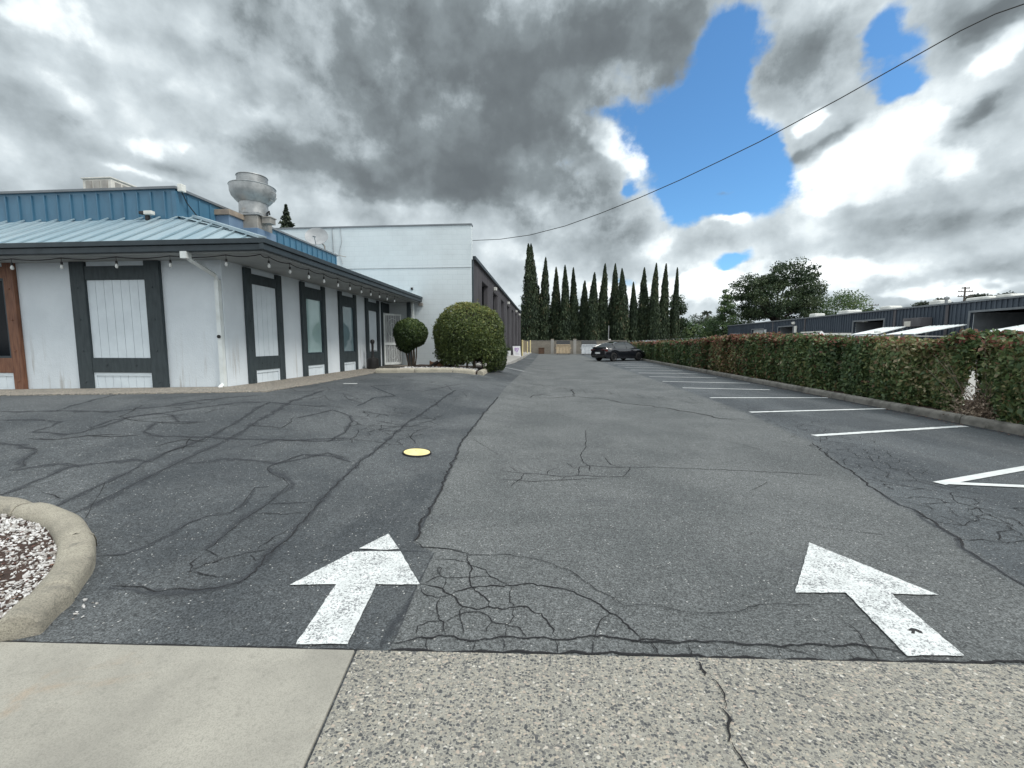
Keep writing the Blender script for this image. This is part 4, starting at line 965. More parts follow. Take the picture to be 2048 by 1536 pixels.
def hedge(name, y0, y1, label, seed, dens):
    r = np.random.default_rng(seed); e = empty(name, (hx((y0+y1)/2)+.5, (y0+y1)/2, .1), label, 'hedge', 'photinia hedges along the kerb')
    P = []; Nn = []; F_ = []; S = []
    L = y1-y0; depth = 1.0
    n = int(dens*L*.52) if L > 20 else int(dens*L)
    # more leaves near the street, where they show large
    u = r.random(n*3)**(1.9 if L > 20 else 1.); y = y0+L*u
    H = np.interp(y, ty, tz)+.05*np.sin(y*2.3)+.04*np.sin(y*5.1+1)+.03*np.sin(y*11)+np.where(r.random(len(y)) < .03, .10*r.random(len(y)), 0)-.05*(y < 10)
    kind = r.random(len(y)); bulge = .13*np.sin(y*1.9)+.09*np.sin(y*4.3+2)+.05*np.sin(y*9.1)
    x0 = 7.57+.028*y
    z = np.where(kind < .62, .12+(H-.12)*r.random(len(y)), H); x = np.where(kind < .62, x0-bulge*.8-.10*np.sin((z-.1)/1.4*3.1), x0-.06+depth*r.random(len(y)))
    back = kind > .9; x = np.where(back, x0+depth, x); z = np.where(back, .12+(H-.12)*r.random(len(y)), z)
    Q = np.stack([x, y, z], 1); nn = np.zeros_like(Q); nn[:, 0] = np.where(kind < .62, -1, np.where(back, 1, 0)); nn[:, 2] = np.where((kind >= .62) & ~back, 1, .25)
    d = np.abs(r.normal(size=len(y)))*.09; Q -= nn*d[:, None]; Q += r.normal(size=Q.shape)*.035
    edge = np.minimum(y-y0, y1-y); lim = np.abs(fbm(Q, 1.7, seed+1))*.16+.16*np.clip(1.05-z, 0, 1)
    keep = edge > lim*np.where(y < 12, 1, .2)
    hole = fbm(Q, 1.5, seed+4) < -1.35
    keep &= ~(hole & (r.random(len(y)) < .7))
    hc = 8.32+(Q[:, 0]-7.6)*1.06; keep &= np.abs(y-hc) > .17*np.clip((1.02-z+.12*np.sin(y*17+z*9))/.45, 0, 1)
    Q, nn, y, z, H = Q[keep], nn[keep], y[keep], z[keep], H[keep]
    size = np.clip(.070+.0032*y, .085, .16)*(.55+.9*r.random(len(y)))
    t = np.clip(.38+.27*fbm(Q, .9, seed+2)+.22*r.normal(size=len(y)), 0, 1)
    redtop = np.where((y < 8.0) | ((y > 15.5) & (y < 27)) | (y > 33), .55, .26); topn = np.clip((z-(H-.17))/.17, 0, 1)
    fl = np.where(r.random(len(y)) < topn*redtop, .55+.45*r.random(len(y)), 0); sec = np.exp(-((y-20.5)/3.2)**2)*.55
    fl = np.maximum(fl, np.where(r.random(len(y)) < sec+.035, .25+.4*r.random(len(y)), 0))
    leaf_obj('foliage', Q, size, M['lf_hedge'], e, t, fl, normal=nn, bias=.48, aspect=.48, rng=r)
    q = MB(); yy = np.arange(y0+(1.3 if L > 20 else .75), y1-.9, .45)
    for a in yy:
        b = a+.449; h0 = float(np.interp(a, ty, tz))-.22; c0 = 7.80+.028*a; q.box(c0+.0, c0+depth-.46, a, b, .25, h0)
    for k in range(int(L*2.2)):
        a = r.uniform(y0+.1, y1-.1); c0 = 7.85+.028*a+r.uniform(0, .4); q.tube([(c0, a, .05), (c0+r.uniform(-.1, .1), a+r.uniform(-.1, .1), .6)], .014, 5)
    q.build('inner_branches', M['core'], e); return e
hedge('hedge', 2.5, 8.45, 'near end of the clipped hedge, right of the bare gap', 31, 4600)
hedge('hedge', 8.62, 57., 'long red-tipped clipped hedge running back from the bare gap', 32, 4000)
dry = empty('dry_bush', (7.75, 8.6, .1), 'bare dry twiggy shrub filling the gap in the hedge', 'shrub')
r_ = np.random.default_rng(5); q = MB()
for k in range(46):
    a = np.array([7.80+r_.normal()*.12, 8.22+r_.normal()*.14, .05]); d = unit(np.array([[r_.normal()*.4, r_.normal()*.5, .9]]))[0]; L = r_.uniform(.35, .95) if k < 34 else r_.uniform(1.0, 1.45)
    mid = a+d*L*.5+r_.normal(size=3)*.05; q.tube([tuple(a), tuple(mid), tuple(a+d*L+r_.normal(size=3)*.08)], [.009, .006, .003], 4)
n = 1500; P = np.stack([7.72+r_.normal(size=n)*.15, 8.2+r_.normal(size=n)*.18, .08+np.abs(r_.normal(size=n))*.20], 1); M['twig'] = simple('bare_twig', (.17, .13, .10), (.10, .075, .06), .9, 10)
q.build('branches', M['twig'], dry); leaf_obj('dead_leaves', P, .05*(.5+r_.random(n)), M['dry'], dry, aspect=.4)
n = 700; yy = r_.uniform(4, 30, n); P = np.stack([kx(yy)-.12-np.abs(r_.normal(size=n))*.16, yy, np.full(n, .012)], 1)
tag(leaf_obj('leaf_litter', P, r_.uniform(.02, .06, n), M['litter'], normal=np.array([0, 0, 1.]), bias=.85, aspect=.6), 'fallen leaves along the foot of the hedge kerb', None, None, 'stuff')

# painted markings
def sheet(name, pts, mat, label, cat, group=None, dz=.0082, wob=0.):
    if wob:
        P = resample(pts+[pts[0]], .035)[:-1]; r = random.Random(len(name)+int(pts[0][1]*100)); pts = [(x+r.gauss(0, wob), y+r.gauss(0, wob)) for x, y in P]
    q = MB(); q.poly([(x, y, g(x, y)+dz) for x, y in pts]); bm = None
    o = q.build(name, mat, fix=False)
    if wob:
        bm = bmesh.new(); bm.from_mesh(o.data); bmesh.ops.triangulate(bm, faces=bm.faces); bm.to_mesh(o.data); bm.free()
    return tag(o, label, cat, group)
G2 = lambda *p: [PG(*a)[:2] for a in p]
a1 = sheet('painted_arrow', G2((801,1105),(840,1171),(752,1171),(695,1291),(592,1291),(672,1171),(580,1172),(705,1106),(760,1104)), M['paint'], 'white painted arrow pointing ahead, on the dark asphalt near the sidewalk', 'road marking', 'painted lane arrows', wob=.0018)
q = MB(); q.poly([(x, y, g(x, y)+.0082) for x, y in G2((777,1069),(798,1100),(770,1102),(740,1100),(718,1099))]); q.build('arrow_tip', M['paint'], a1, fix=False)
a2 = sheet('painted_arrow', G2((1619,1087),(1876,1192),(1782,1190),(1928,1314),(1814,1315),(1692,1188),(1590,1187)), M['paint'], 'white painted arrow slanting left, right of centre above the aggregate apron', 'road marking', 'painted lane arrows', wob=.0018)
q = MB(); q.poly([(x, y, g(x, y)+.0094) for x, y in G2((1814,1264),(1822,1259),(1832,1261),(1843,1266),(1846,1271),(1838,1269),(1830,1265),(1829,1271),(1822,1270),(1823,1265))]); q.build('tar_mark', M['rubber'], a2, fix=False)
ld = [(6.75, 4.05, 7.12), (9.05, 4.14, 7.28), (11.4, 4.20, 7.30), (13.75, 4.28, 7.4), (16.1, 4.31, 7.45), (18.5, 4.36, 7.5), (20.9, 4.4, 7.55), (23.3, 4.5, 7.6), (25.7, 4.6, 7.6), (28.1, 4.6, 7.7), (30.5, 4.7, 7.8)]
nm = ['nearest', 'second', 'third', 'fourth', 'fifth', 'sixth', 'seventh', 'eighth', 'ninth', 'tenth', 'farthest']
ends = [((1628,872),(1930,853)), ((1500,825),(1780,818)), ((1420,796),(1655,796)), ((1365,776),(1540,780)), ((1325,763),(1500,767))]
for i, (y, a, b) in enumerate(ld):
    if i < 5: A, B = G2(*ends[i])
    else: A, B = (a, y+.1), (b-.5, y-.3)
    B = (min(B[0], kx(B[1])-.14), B[1]); L = math.dist(A, B); nx_, ny_ = -(B[1]-A[1])/L*.055, (B[0]-A[0])/L*.055
    sheet('stall_line', [(A[0]-nx_, A[1]-ny_), (B[0]-nx_, B[1]-ny_), (B[0]+nx_, B[1]+ny_), (A[0]+nx_, A[1]+ny_)], M['paint_line'], f'{nm[i]} straight white stall line counted back along the hedge kerb', 'road marking', 'white parking stall lines', wob=.004)
A, B, C_ = G2((1878,968), (2090,930), (2090,977))
def to_kerb(A, B): f = (kx(A[1]+1.5)-.15-A[0])/(B[0]-A[0]); return (A[0]+(B[0]-A[0])*f, A[1]+(B[1]-A[1])*f)
B, C_ = to_kerb(A, B), to_kerb(A, C_)
def stripe(A, B, w): L = math.dist(A, B); a, b = -(B[1]-A[1])/L*w/2, (B[0]-A[0])/L*w/2; return [(A[0]-a, A[1]-b), (B[0]-a, B[1]-b), (B[0]+a, B[1]+b), (A[0]+a, A[1]+b)]
q = MB()
for k, s in enumerate((stripe(A, B, .10), stripe((A[0]+.05, A[1]+.02), C_, .085))): q.poly([(x, y, .0082+.0012*k) for x, y in s])
tag(q.build('hatched_corner_marking', M['paint_line'], fix=False), 'pointed white corner of a marked-off bay in front of the hedge', 'road marking')
for p, w, l, lab in (((700,768), .10, .30, 'short white paint dash on dark asphalt before the side wall'), ((1020,737), .12, 1.3, 'short white line beside the dome-clipped bush'), ((1050,716), .12, 1.6, 'white line at the foot of the first yellow post')):
    A = PG(*p)[:2]; sheet('paint_mark', stripe((A[0]-l/2, A[1]), (A[0]+l/2, A[1]+.04), w), M['paint_line'], lab, 'road marking', wob=.006)
c = PG(834, 907)
mh = empty('utility_cover', (c[0], c[1], c[2]), 'round yellow painted utility cover in the asphalt', 'manhole cover')
zc_ = max(g(c[0]-.17, c[1]), g(c[0], c[1]))+.006
q = MB(); q.lathe([(.176, -.03), (.176, .006), (.165, .008), (.165, -.03)], (c[0], c[1], zc_-.004), 32, T=lambda x, y, z: (x, y, z+g(x, y)-c[2])); q.build('ring', M['rubber'], mh)
q = MB(); q.lathe([(.162, -.02), (.160, .006), (.11, .0085), (.0, .009)], (c[0], c[1], zc_-.004), 32, T=lambda x, y, z: (x, y, z+g(x, y)-c[2])); q.build('lid', M['cover'], mh)

# ------------------------------------------------------------------ cars
def make_car(name, loc, heading, label, paint, group=None):
    e = empty(name, loc, label, 'car', group, heading); LOCAL.add(e.name)
    def loft(xs, ring, mats, mf=None):
        q = MB(); Rg = [ring(x) for x in xs]; k = len(Rg[0])
        for r in Rg: q.v += r
        for i in range(len(xs)-1):
            for j in range(k): q.f.append((i*k+j, i*k+(j+1) % k, (i+1)*k+(j+1) % k, (i+1)*k+j)); q.m.append(0)
        q.f.append(tuple(range(k))); q.m.append(0); q.f.append(tuple((len(xs)-1)*k+j for j in range(k))); q.m.append(0)
        return q
    def top(x): return float(np.interp(x, [-2.38, -2.34, -2.2, -1.2, .2, 1.1, 1.5, 2.0, 2.25, 2.38], [.62, .98, 1.10, 1.06, 1.0, .98, .95, .84, .72, .52]))
    def bot(x):
        b = float(np.interp(x, [-2.38, -2.2, -1.9, 1.9, 2.25, 2.38], [.42, .30, .22, .22, .27, .36]))
        for c in (-1.45, 1.43):
            if abs(x-c) < .385: b = max(b, .36+math.sqrt(.385**2-(x-c)**2))
        return b
    def wid(x): return .955*(1-.16*max(0, (abs(x)-1.5)/.88)**2.2)
    def ring(x):
        t, b, w = top(x), bot(x), wid(x); b = min(b, t-.05); P = []
        rows = [(0, .95), (.2, .985), (.45, 1.0), (.7, .985), (.88, .94), (1., .86)]
        for f, k in rows: P.append((x, -w*k, b+(t-b)*f))
        P += [(x, -w*.5, t+.025), (x, w*.5, t+.025)]
        for f, k in rows[::-1]: P.append((x, w*k, b+(t-b)*f))
        return P
    xs = sorted(set(list(np.arange(-2.36, 2.37, .09))+[-2.38, 2.38]))
    loft(xs, ring, None).build('body', M[paint], e, smooth=True, angle=35)
    rt = lambda x: float(np.interp(x, [-2.22, -1.9, -1.3, -.6, -.1, .35, .8, 1.3], [1.10, 1.22, 1.44, 1.58, 1.61, 1.58, 1.36, .99]))
    def gring(x):
        t = rt(x); b = min(top(x)-.01, t-.01); f = (t-b)/.62; wb = .80 if abs(x) < 1.4 else .74; wt = wb-.20*min(1, f)
        return [(x, -wb, b), (x, -(wb+wt)/2-.02, (b+t)/2), (x, -wt, t-.03*f), (x, -wt*.5, t), (x, wt*.5, t), (x, wt, t-.03*f), (x, (wb+wt)/2+.02, (b+t)/2), (x, wb, b)]
    gx_ = list(np.arange(-2.2, 1.31, .10)); gh = loft(gx_, gring, None).build('cabin_glass', M['carglass'], e, smooth=True, angle=50)
    q = MB()
    for s in (-1, 1):
        rail = [(x, s*(gring(x)[5][1]+.006), gring(x)[5][2]+.006) for x in np.arange(-2.1, 1.31, .17)]; q.tube(rail, .028, 6)
        q.tube([(.10, s*.80, 1.0), (-.05, s*.62, rt(-.05)-.03)], .03, 5); q.tube([(-1.25, s*.80, 1.05), (-1.45, s*.66, rt(-1.4)-.04)], .045, 5)
    q.build('roof_rail', M[paint], e)
    for x in (-1.45, 1.43):
        for s in (-1, 1):
            TW = lambda a, b, c: (x+a, s*(.70+c), .355+b)
            q = MB(); q.lathe([(.20, .0), (.33, .0), (.355, .04), (.355, .18), (.33, .225), (.25, .235)], (0, 0, 0), 24, T=TW); w = q.build('tyre', M['rubber'], e, smooth=True)
            q = MB(); q.lathe([(.25, .20), (.235, .215), (.20, .19), (.0, .19)], (0, 0, 0), 24, T=TW)
            for k in range(5):
                a = 2*math.pi*k/5; q.tube([TW(.05*math.cos(a), .05*math.sin(a), .21), TW(.23*math.cos(a), .23*math.sin(a), .215)], .022, 5)
            q.build('rim', M['rim'], w)
    for s in (-1, 1):
        q = MB(); q.box(-2.40, -2.30, s*.40, s*.80, .90, .97); q.box(-2.34, -2.12, s*.76, s*.875, .80, .97); q.build('taillight', M['taillight'], e, bevel=.015)
        q = MB(); q.box(1.95, 2.16, s*.60, s*.80, .70, .80); q.build('headlight', M['frp'], e, bevel=.02)
        q = MB(); q.box(.72, .92, s*.93, s*1.08, 1.0, 1.12); q.build('door_mirror', M['black'], e, bevel=.03)
    q = MB(); q.box(-2.34, -2.05, -.74, .74, 1.10, 1.135); q.build('spoiler', M['black'], e, bevel=.01)
    q = MB(); q.box(-2.405, -2.37, -.26, .26, .60, .74); q.build('number_plate', M['plate'], e)
    q = MB(); q.box(-2.39, -2.2, -.72, .72, .30, .46); q.build('bumper_skirt', M['black'], e, bevel=.03)
    return e
cpos = PZ(1233, 722, .0)
car = make_car('parked_car', (5.95, 36.3, g(5.95, 36.3)+.006), R(90-53), 'black fastback crossover parked nose to the hedge', 'carblack')
def recolour(c, mp):
    for o in [c]+list(c.children_recursive):
        if o.type != 'MESH': continue
        for s in o.material_slots:
            if s.material in mp: a = mp[s.material]; s.link = 'OBJECT'; s.material = a
for px, d, z, h, lab in ((1291, 47., .16, 100, 'white car showing only its roof over the far hedge behind the black car'), (1683, 30., .32, 95, 'white car roof showing over the hedge before the long metal shed')):
    c = copy_tree(car); x = (px-VPX)/F*d; c.location = (x, d, z); c.rotation_euler = (0, 0, R(h)); c['label'] = lab
    if px > 1600: c.scale = (1.05, 1., 1.04)
    recolour(c, {M['carblack']: M['carwhite'], M['carglass']: M['carwhite']} if px < 1600 else {M['carblack']: M['carwhite']})
# work truck with rack behind the hedge
tk = empty('work_truck', (22.2, 34.5, .1), 'dark work truck with a white ladder rack showing above the hedge', 'truck')
q = MB(); q.box(20.9, 23.3, 32.8, 34.6, .6, 1.85); q.box(21.1, 23.1, 33.0, 34.4, 1.85, 2.02); q.build('cab', M['carblack'], tk, bevel=.12)
q = MB(); q.box(20.9, 23.3, 34.65, 37.6, .6, 1.72); q.build('service_body', M['carblack'], tk, bevel=.05)
q = MB()
for y in (34.9, 36.2, 37.4): q.box(20.95, 23.25, y, y+.16, 2.08, 2.24); q.box(20.95, 21.05, y, y+.1, 1.7, 2.08); q.box(23.15, 23.25, y, y+.1, 1.7, 2.08)
q.box(21.0, 21.12, 34.9, 37.5, 2.30, 2.40); q.build('ladder_rack', M['frp'], tk)
q = MB()
for x in (20.95, 22.95):
    for y in (33.5, 36.6): q.box(x, x+.3, y, y+.75, .1, .75)
q.build('wheel', M['rubber'], tk, bevel=.08)
tb = empty('tool_rack', (24.6, 34.0, .1), 'white boxes and pipes on a rack left of the pale carport', 'rack')
q = MB()
for a, b, z in ((24.0, 24.35, 2.2), (24.5, 24.7, 2.36), (24.85, 25.15, 2.12)): q.box(a, b, 34, 34.4, z-.22, z)
q.build('box', M['frp'], tb, bevel=.02); q = MB(); q.box(23.9, 25.3, 33.9, 34.5, 1.75, 1.86); q.box(23.95, 24.05, 34.1, 34.2, .1, 1.75); q.box(25.15, 25.25, 34.1, 34.2, .1, 1.75); q.build('frame', M['siding_dark'], tb)
ds = PY(1643, 672, 27.)
sg = empty('diamond_sign', (ds[0], 27., .1), 'small red and white diamond placard above the hedge', 'sign')
q = MB(); s_ = .30; q.poly([(ds[0]-s_, 27, ds[2]), (ds[0], 27, ds[2]-s_), (ds[0]+s_, 27, ds[2]), (ds[0], 27, ds[2]+s_)]); q.poly([(ds[0]-s_, 27.02, ds[2]), (ds[0], 27.02, ds[2]+s_), (ds[0]+s_, 27.02, ds[2]), (ds[0], 27.02, ds[2]-s_)])
q.build('placard', M['board'], sg, fix=False)
q = MB(); s_ = .17; q.poly([(ds[0]-s_, 26.99, ds[2]), (ds[0], 26.99, ds[2]-s_), (ds[0]+s_, 26.99, ds[2]), (ds[0], 26.99, ds[2]+s_)]); q.build('red_diamond', M['redsign'], sg, fix=False)
q = MB(); q.tube([(ds[0], 27.05, .1), (ds[0], 27.05, ds[2])], .025, 6); q.build('post', M['chain'], sg)

# ------------------------------------------------------------------ back of the lot
YB = 60.5
bw = empty('back_wall', (3, YB, .05), 'weathered tan block wall across the end of the car park', 'wall')
q = MB(); q.box(-3.4, 11, YB, YB+.2, -.3, 1.86); q.build('block_courses', M['cmu_tan'], bw); q = MB(); q.box(-3.4, 11, YB-.03, YB+.23, 1.861, 1.93); q.build('coping', M['kerb_dark'], bw)
tf = empty('tan_fence', (-2.9, 55, .1), 'low tan board fence beside the yellow posts', 'fence')
q = MB()
for k in range(22): q.box(-3.06, -3.02, 50+k*.46, 50.44+k*.46, .1, 1.85)
q.box(-3.10, -3.061, 50, 60.1, .5, .6); q.box(-3.10, -3.061, 50, 60.1, 1.5, 1.6); q.build('board_panel', M['tan_fence'], tf)
for i, px in enumerate((1104.5, 1148.5)):
    x = (px-VPX)/F*59.; o = empty('enclosure_post', (x, 59, .02), ('pale concrete post left of the tan dumpster', 'pale concrete post between the tan and the white dumpster')[i], 'post', 'dumpster enclosure posts')
    q = MB(); q.box(x-.2, x+.2, 58.8, 59.2, -.1, 2.0); q.build('shaft', M['stain_conc'], o, bevel=.02); q = MB(); q.box(x-.23, x+.23, 58.77, 59.23, 2.0, 2.08); q.build('cap', M['kerb'], o, bevel=.02)
def dumpster(px0, px1, d, mat, label):
    x0, x1 = (px0-VPX)/F*d, (px1-VPX)/F*d; e = empty('dumpster', ((x0+x1)/2, d, .03), label, 'dumpster', 'dumpsters at the back wall')
    q = MB(); q.prism([(x0, d), (x1, d), (x1, d+1.2), (x0, d+1.2)], .15, 1.30); 
    for k in range(5): xx = x0+(x1-x0)*k/4; q.box(xx-.035, xx+.035, d-.05, d-.001, .18, 1.22)
    q.box(x0-.04, x1+.04, d-.07, d-.001, 1.22, 1.34); q.box(x0-.16, x0-.001, d+.3, d+.5, .75, .95); q.box(x1+.001, x1+.16, d+.3, d+.5, .75, .95); q.build('bin', M[mat], e, bevel=.01)
    q = MB(); q.poly([(x0, d-.03, 1.36), (x1, d-.03, 1.36), (x1, d+1.2, 1.86), (x0, d+1.2, 1.86)]); q.poly([(x0, d-.03, 1.30), (x0, d+1.2, 1.30), (x0, d+1.2, 1.86), (x0, d-.03, 1.36)]); q.poly([(x1, d-.03, 1.30), (x1, d+1.2, 1.30), (x1, d+1.2, 1.86), (x1, d-.03, 1.36)]); q.poly([(x0, d-.03, 1.30), (x1, d-.03, 1.30), (x1, d-.03, 1.36), (x0, d-.03, 1.36)])
    q.build('lid', M['black'], e)
    for xx in (x0+.15, x1-.15):
        q = MB(); q.lathe([(0, -.04), (.09, -.04), (.09, .04), (0, .04)], (0, 0, 0), 12, T=lambda a, b, c: (xx+c, d+.15+a, .11+b)); q.build('caster', M['rubber'], e)
    return e
dumpster(1113, 1139.5, 57., 'cream_bin', 'tan steel dumpster with a sloping black lid'); dumpster(1163, 1192, 55., 'white_bin', 'white steel dumpster with a sloping black lid')
x = (1083.-VPX)/F*59.5; e = empty('crate', (x, 59.5, .02), 'small dark brown box against the back wall', 'box')
q = MB(); q.box(x-.4, x+.4, 59.2, 59.8, .03, .80); q.box(x-.44, x+.44, 59.16, 59.84, .80, .90); q.build('case', M['trash_dark'], e, bevel=.015)
x = (1222.-VPX)/F*59.; e = empty('light_pole', (x, 62., 0.), 'thin grey pole rising before the cypress row', 'pole')
x = (1214.-VPX)/F*62.; q = MB(); q.tube([(x, 62, 0), (x, 62, 4.0)], .06, 8); q.build('shaft', M['chain'], e); q = MB(); q.box(x-.02, x+.30, 61.8, 62.0, 1.6, 2.1); q.build('meter_box', M['frp'], e, bevel=.02); e.location.x = x
for c_ in e.children: c_.matrix_parent_inverse = Matrix.Translation((-x, -62, 0))
for i, (px, d, z, h, lab) in enumerate(((1045, 38., None, 1.52, 'yellow steel post nearest the sandwich board'), (1055, 52., None, 1.42, 'shorter yellow steel post, middle of the three'), (1061, 57.5, None, 1.66, 'yellow steel post farthest back by the tan fence'))):
    x = (px-VPX)/F*d; z = g(x, d); o = empty('bollard', (x, d, z), lab, 'bollard', 'yellow posts along the warehouse walk')
    q = MB(); q.tube([(x, d, z-.1), (x, d, z+h)], .075, 12); q.build('post', M['yellow'], o, smooth=True, angle=50); q = MB(); q.lathe([(.08, h), (.075, h+.05), (.04, h+.08), (0, h+.09)], (x, d, z), 12); q.build('cap', M['yellow'], o, smooth=True)
    if i == 0: q = MB(); q.box(x-.22, x+.22, d-.2, d+.2, z+.0, z+.06); q.build('base_plate', M['kerb'], o)
# sandwich board and pot
bx, by = (1034.-VPX)/F*36., 36.; bz = g(bx, by)+.06
ab = empty('sandwich_board', (bx, by, bz), 'white sandwich board with a purple emblem, leaning back by the warehouse', 'sign')
TB = lambda u, d, z: (bx+u+.10*(1.-z)-.05, by+.22*z+d, bz+z)
q = MB(); q.box(-.33, .33, 0, .03, .04, .98, 0, TB); q.build('front_board', M['board'], ab, bevel=.008)
q = MB(); q.box(-.37, -.331, -.01, .04, 0, 1.03, 0, TB); q.box(.331, .37, -.01, .04, 0, 1.03, 0, TB); q.box(-.331, .331, -.01, .04, .981, 1.03, 0, TB)
TB2 = lambda u, d, z: (bx+u, by+.62-.22*z+d, bz+z); q.box(-.35, .35, 0, .03, 0, 1.0, 0, TB2)
for k in range(4): q.box(-.30+k*.17, -.26+k*.17, 0, .03, 1.031, 1.10, 0, TB)
q.build('frame', M['black'], ab)
q = MB()
for k in range(14):
    a = 2*math.pi*k/14; rr = .14+.05*math.sin(3*a); a2 = a+2*math.pi/14; r2 = .14+.05*math.sin(3*a2)
    q.tube([TB(rr*math.cos(a), -.006, .66+rr*1.1*math.sin(a)), TB(r2*math.cos(a2), -.006, .66+r2*1.1*math.sin(a2))], .022, 4)
q.tube([TB(-.17, -.006, .56), TB(-.05, -.006, .72), TB(.06, -.006, .60), TB(.17, -.006, .76)], .024, 4); q.tube([TB(-.1, -.006, .78), TB(.1, -.006, .54)], .02, 4); q.build('emblem', M['purple'], ab)
q = MB()
for z, w in ((.34, .17), (.29, .14), (.24, .18)): q.box(-w, w, -.004, -.001, z, z+.022, 0, TB)
q.build('small_print', M['pale_text'], ab)
px_, py_ = (1015.5-VPX)/F*34.5, 34.5; pz_ = g(px_, py_)+.06
po = empty('planter_pot', (px_, py_, pz_), 'round white pot with a low plant beside the sandwich board', 'plant pot')
q = MB(); q.lathe([(.0, 0), (.21, 0), (.25, .1), (.255, .46), (.27, .50), (.24, .50), (.23, .42), (0, .42)], (px_, py_, pz_), 28); q.build('pot', M['pot'], po, smooth=True)
P, D = blob_points(700, (px_, py_, pz_+.58), (.24, .24, .2), 41, .3, .2); leaf_obj('foliage', P, .09*(.5+RNG.random(len(P))), M['lf_topiary'], po, normal=D, bias=.3)

# ------------------------------------------------------------------ metal shed on the right, carports, fence
XR = 30.; sh = empty('metal_shed', (36, 50, .1), 'long navy metal shed with open bay doors behind the hedge', 'building')
def ry(px): return PX(px, 640, XR)[1]
ops = [(1462, 1481, 3.0), (1505, 1528, 3.45), (1558, 1587, 3.55), (1708.5, 1768, 3.55), (1941, 2140, 3.62)]
oy = sorted([(ry(b), ry(a), h) for a, b, h in ops]); y0, y1 = 17., 74.3; HS = 4.35
roofz = lambda y: 4.42+.0
q = MB(); cur = y0
def seg(a, b, z0, z1):
    q.box(XR+.03, XR+.18, a, b, z0, z1); k = a+.1
    while k < b-.05: q.box(XR-.035, XR+.0295, k, k+.10, z0, z1); k += .34
for a, b, h in oy:
    seg(cur, a, 0, h); cur = b
seg(cur, y1, 0, oy[0][2]); 
cur = y0
hs = [h for _, _, h in oy]
pts = [y0]+[v for o_ in oy for v in o_[:2]]+[y1]
for i in range(len(pts)-1):
    h = hs[(i-1)//2] if i % 2 else (oy[0][2] if i == len(pts)-2 else oy[min(i//2, 4)][2]); seg(pts[i], pts[i+1]-.001, h+.001, HS)
q.box(XR+.18, XR+12, y1-.15, y1, 0, HS); q.build('wall', M['siding_navy'], sh)
q = MB(); q.box(XR-.12, XR+12, y0, y1+.1, HS, HS+.12); q.build('roof', M['trim_grey'], sh)
q = MB()
for px in (1547, 1611, 1790, 1894): y = ry(px); q.box(XR-.07, XR-.036, y-.12, y+.12, 0, HS-.05)
q.build('pilaster', M['siding_dark'], sh)
for i, (a, b, h) in enumerate(oy):
    q = MB(); q.box(XR-.05, XR-.038, a-.16, a, 0, h+.14); q.box(XR-.05, XR-.038, b, b+.16, 0, h+.14); q.box(XR-.05, XR-.038, a, b, h, h+.14); q.box(XR+.19, XR+4, b-.02, b, 0, h)
    f_ = q.build('bay_frame', M['trim_grey'], sh)
    q = MB(); q.box(XR+4, XR+4.1, a-1, b+4, 0, HS-.05); q.box(XR+.19, XR+4, a-.6, a-.55, 0, h); q.build('interior_wall', M['interior'], f_)
    if i in (3, 4): q = MB(); q.box(XR+.21, XR+.28, a+.001, b-.021, h-1.0 if i == 3 else h-.75, h-.001); q.build('roller_door', M['skydoor'], f_)
for px, py, w, hh in ((1634, 628, 1.2, .62), (1700, 622, 1.5, .8), (1782, 614, 1.2, .62), (1880, 603, 1.0, .85)):
    p = PX(px, py+3, XR+2.5); q = MB(); q.box(p[0]-w/2, p[0]+w/2, p[1]-w/2, p[1]+w/2, HS, p[2]+.22); q.build('roof_vent', M['frp'], sh, bevel=.12)
p = PX(1950, 597, XR+2.5); q = MB(); q.box(p[0], p[0]+1.6, p[1]-1, p[1]+.8, HS, p[2]+.1); q.build('roof_vent', M['frp'], sh, bevel=.12)
p = PX(2004, 592, XR+2.5); q = MB(); q.box(p[0], p[0]+1.6, p[1]-.6, p[1]+.5, HS, p[2]+.12); q.build('roof_vent', M['frp'], sh, bevel=.12)
p = PX(1893, 600, XR+1.5); q = MB(); q.tube([(p[0], p[1], HS), (p[0], p[1], p[2]+.1)], .10, 8); q.lathe([(.16, 0), (.16, .12), (0, .2)], (p[0], p[1], p[2]+.1), 10); q.build('flue', M['galv'], sh)
p = PX(1588, 646, XR); q = MB(); q.lathe([(.0, -.25), (.25, -.12), (.28, .1), (.0, .18)], p, 12); q.build('wall_lamp', M['frp'], sh, smooth=True)
p = PX(1593, 656, XR); q = MB(); q.box(XR-.16, XR-.08, p[1]-.25, p[1]+.25, p[2]-.55, p[2]+.25); q.build('wall_panel', M['frp'], sh)
p = PX(1532, 665, XR); q = MB(); q.box(XR-.16, XR-.08, p[1]-.3, p[1]+.3, p[2]-.5, p[2]+.4); q.build('wall_panel', M['skydoor'], sh)
p = PX(1841, 645, XR); q = MB(); q.box(XR-.9, XR-.04, p[1]-1.1, p[1]+.6, p[2]-.35, p[2]+.35); q.build('window_unit', M['siding_dark'], sh, bevel=.03); q = MB(); q.box(XR-.92, XR-.901, p[1]-.2, p[1]+.4, p[2]-.32, p[2]+.1); q.build('grille', M['ac'], sh)
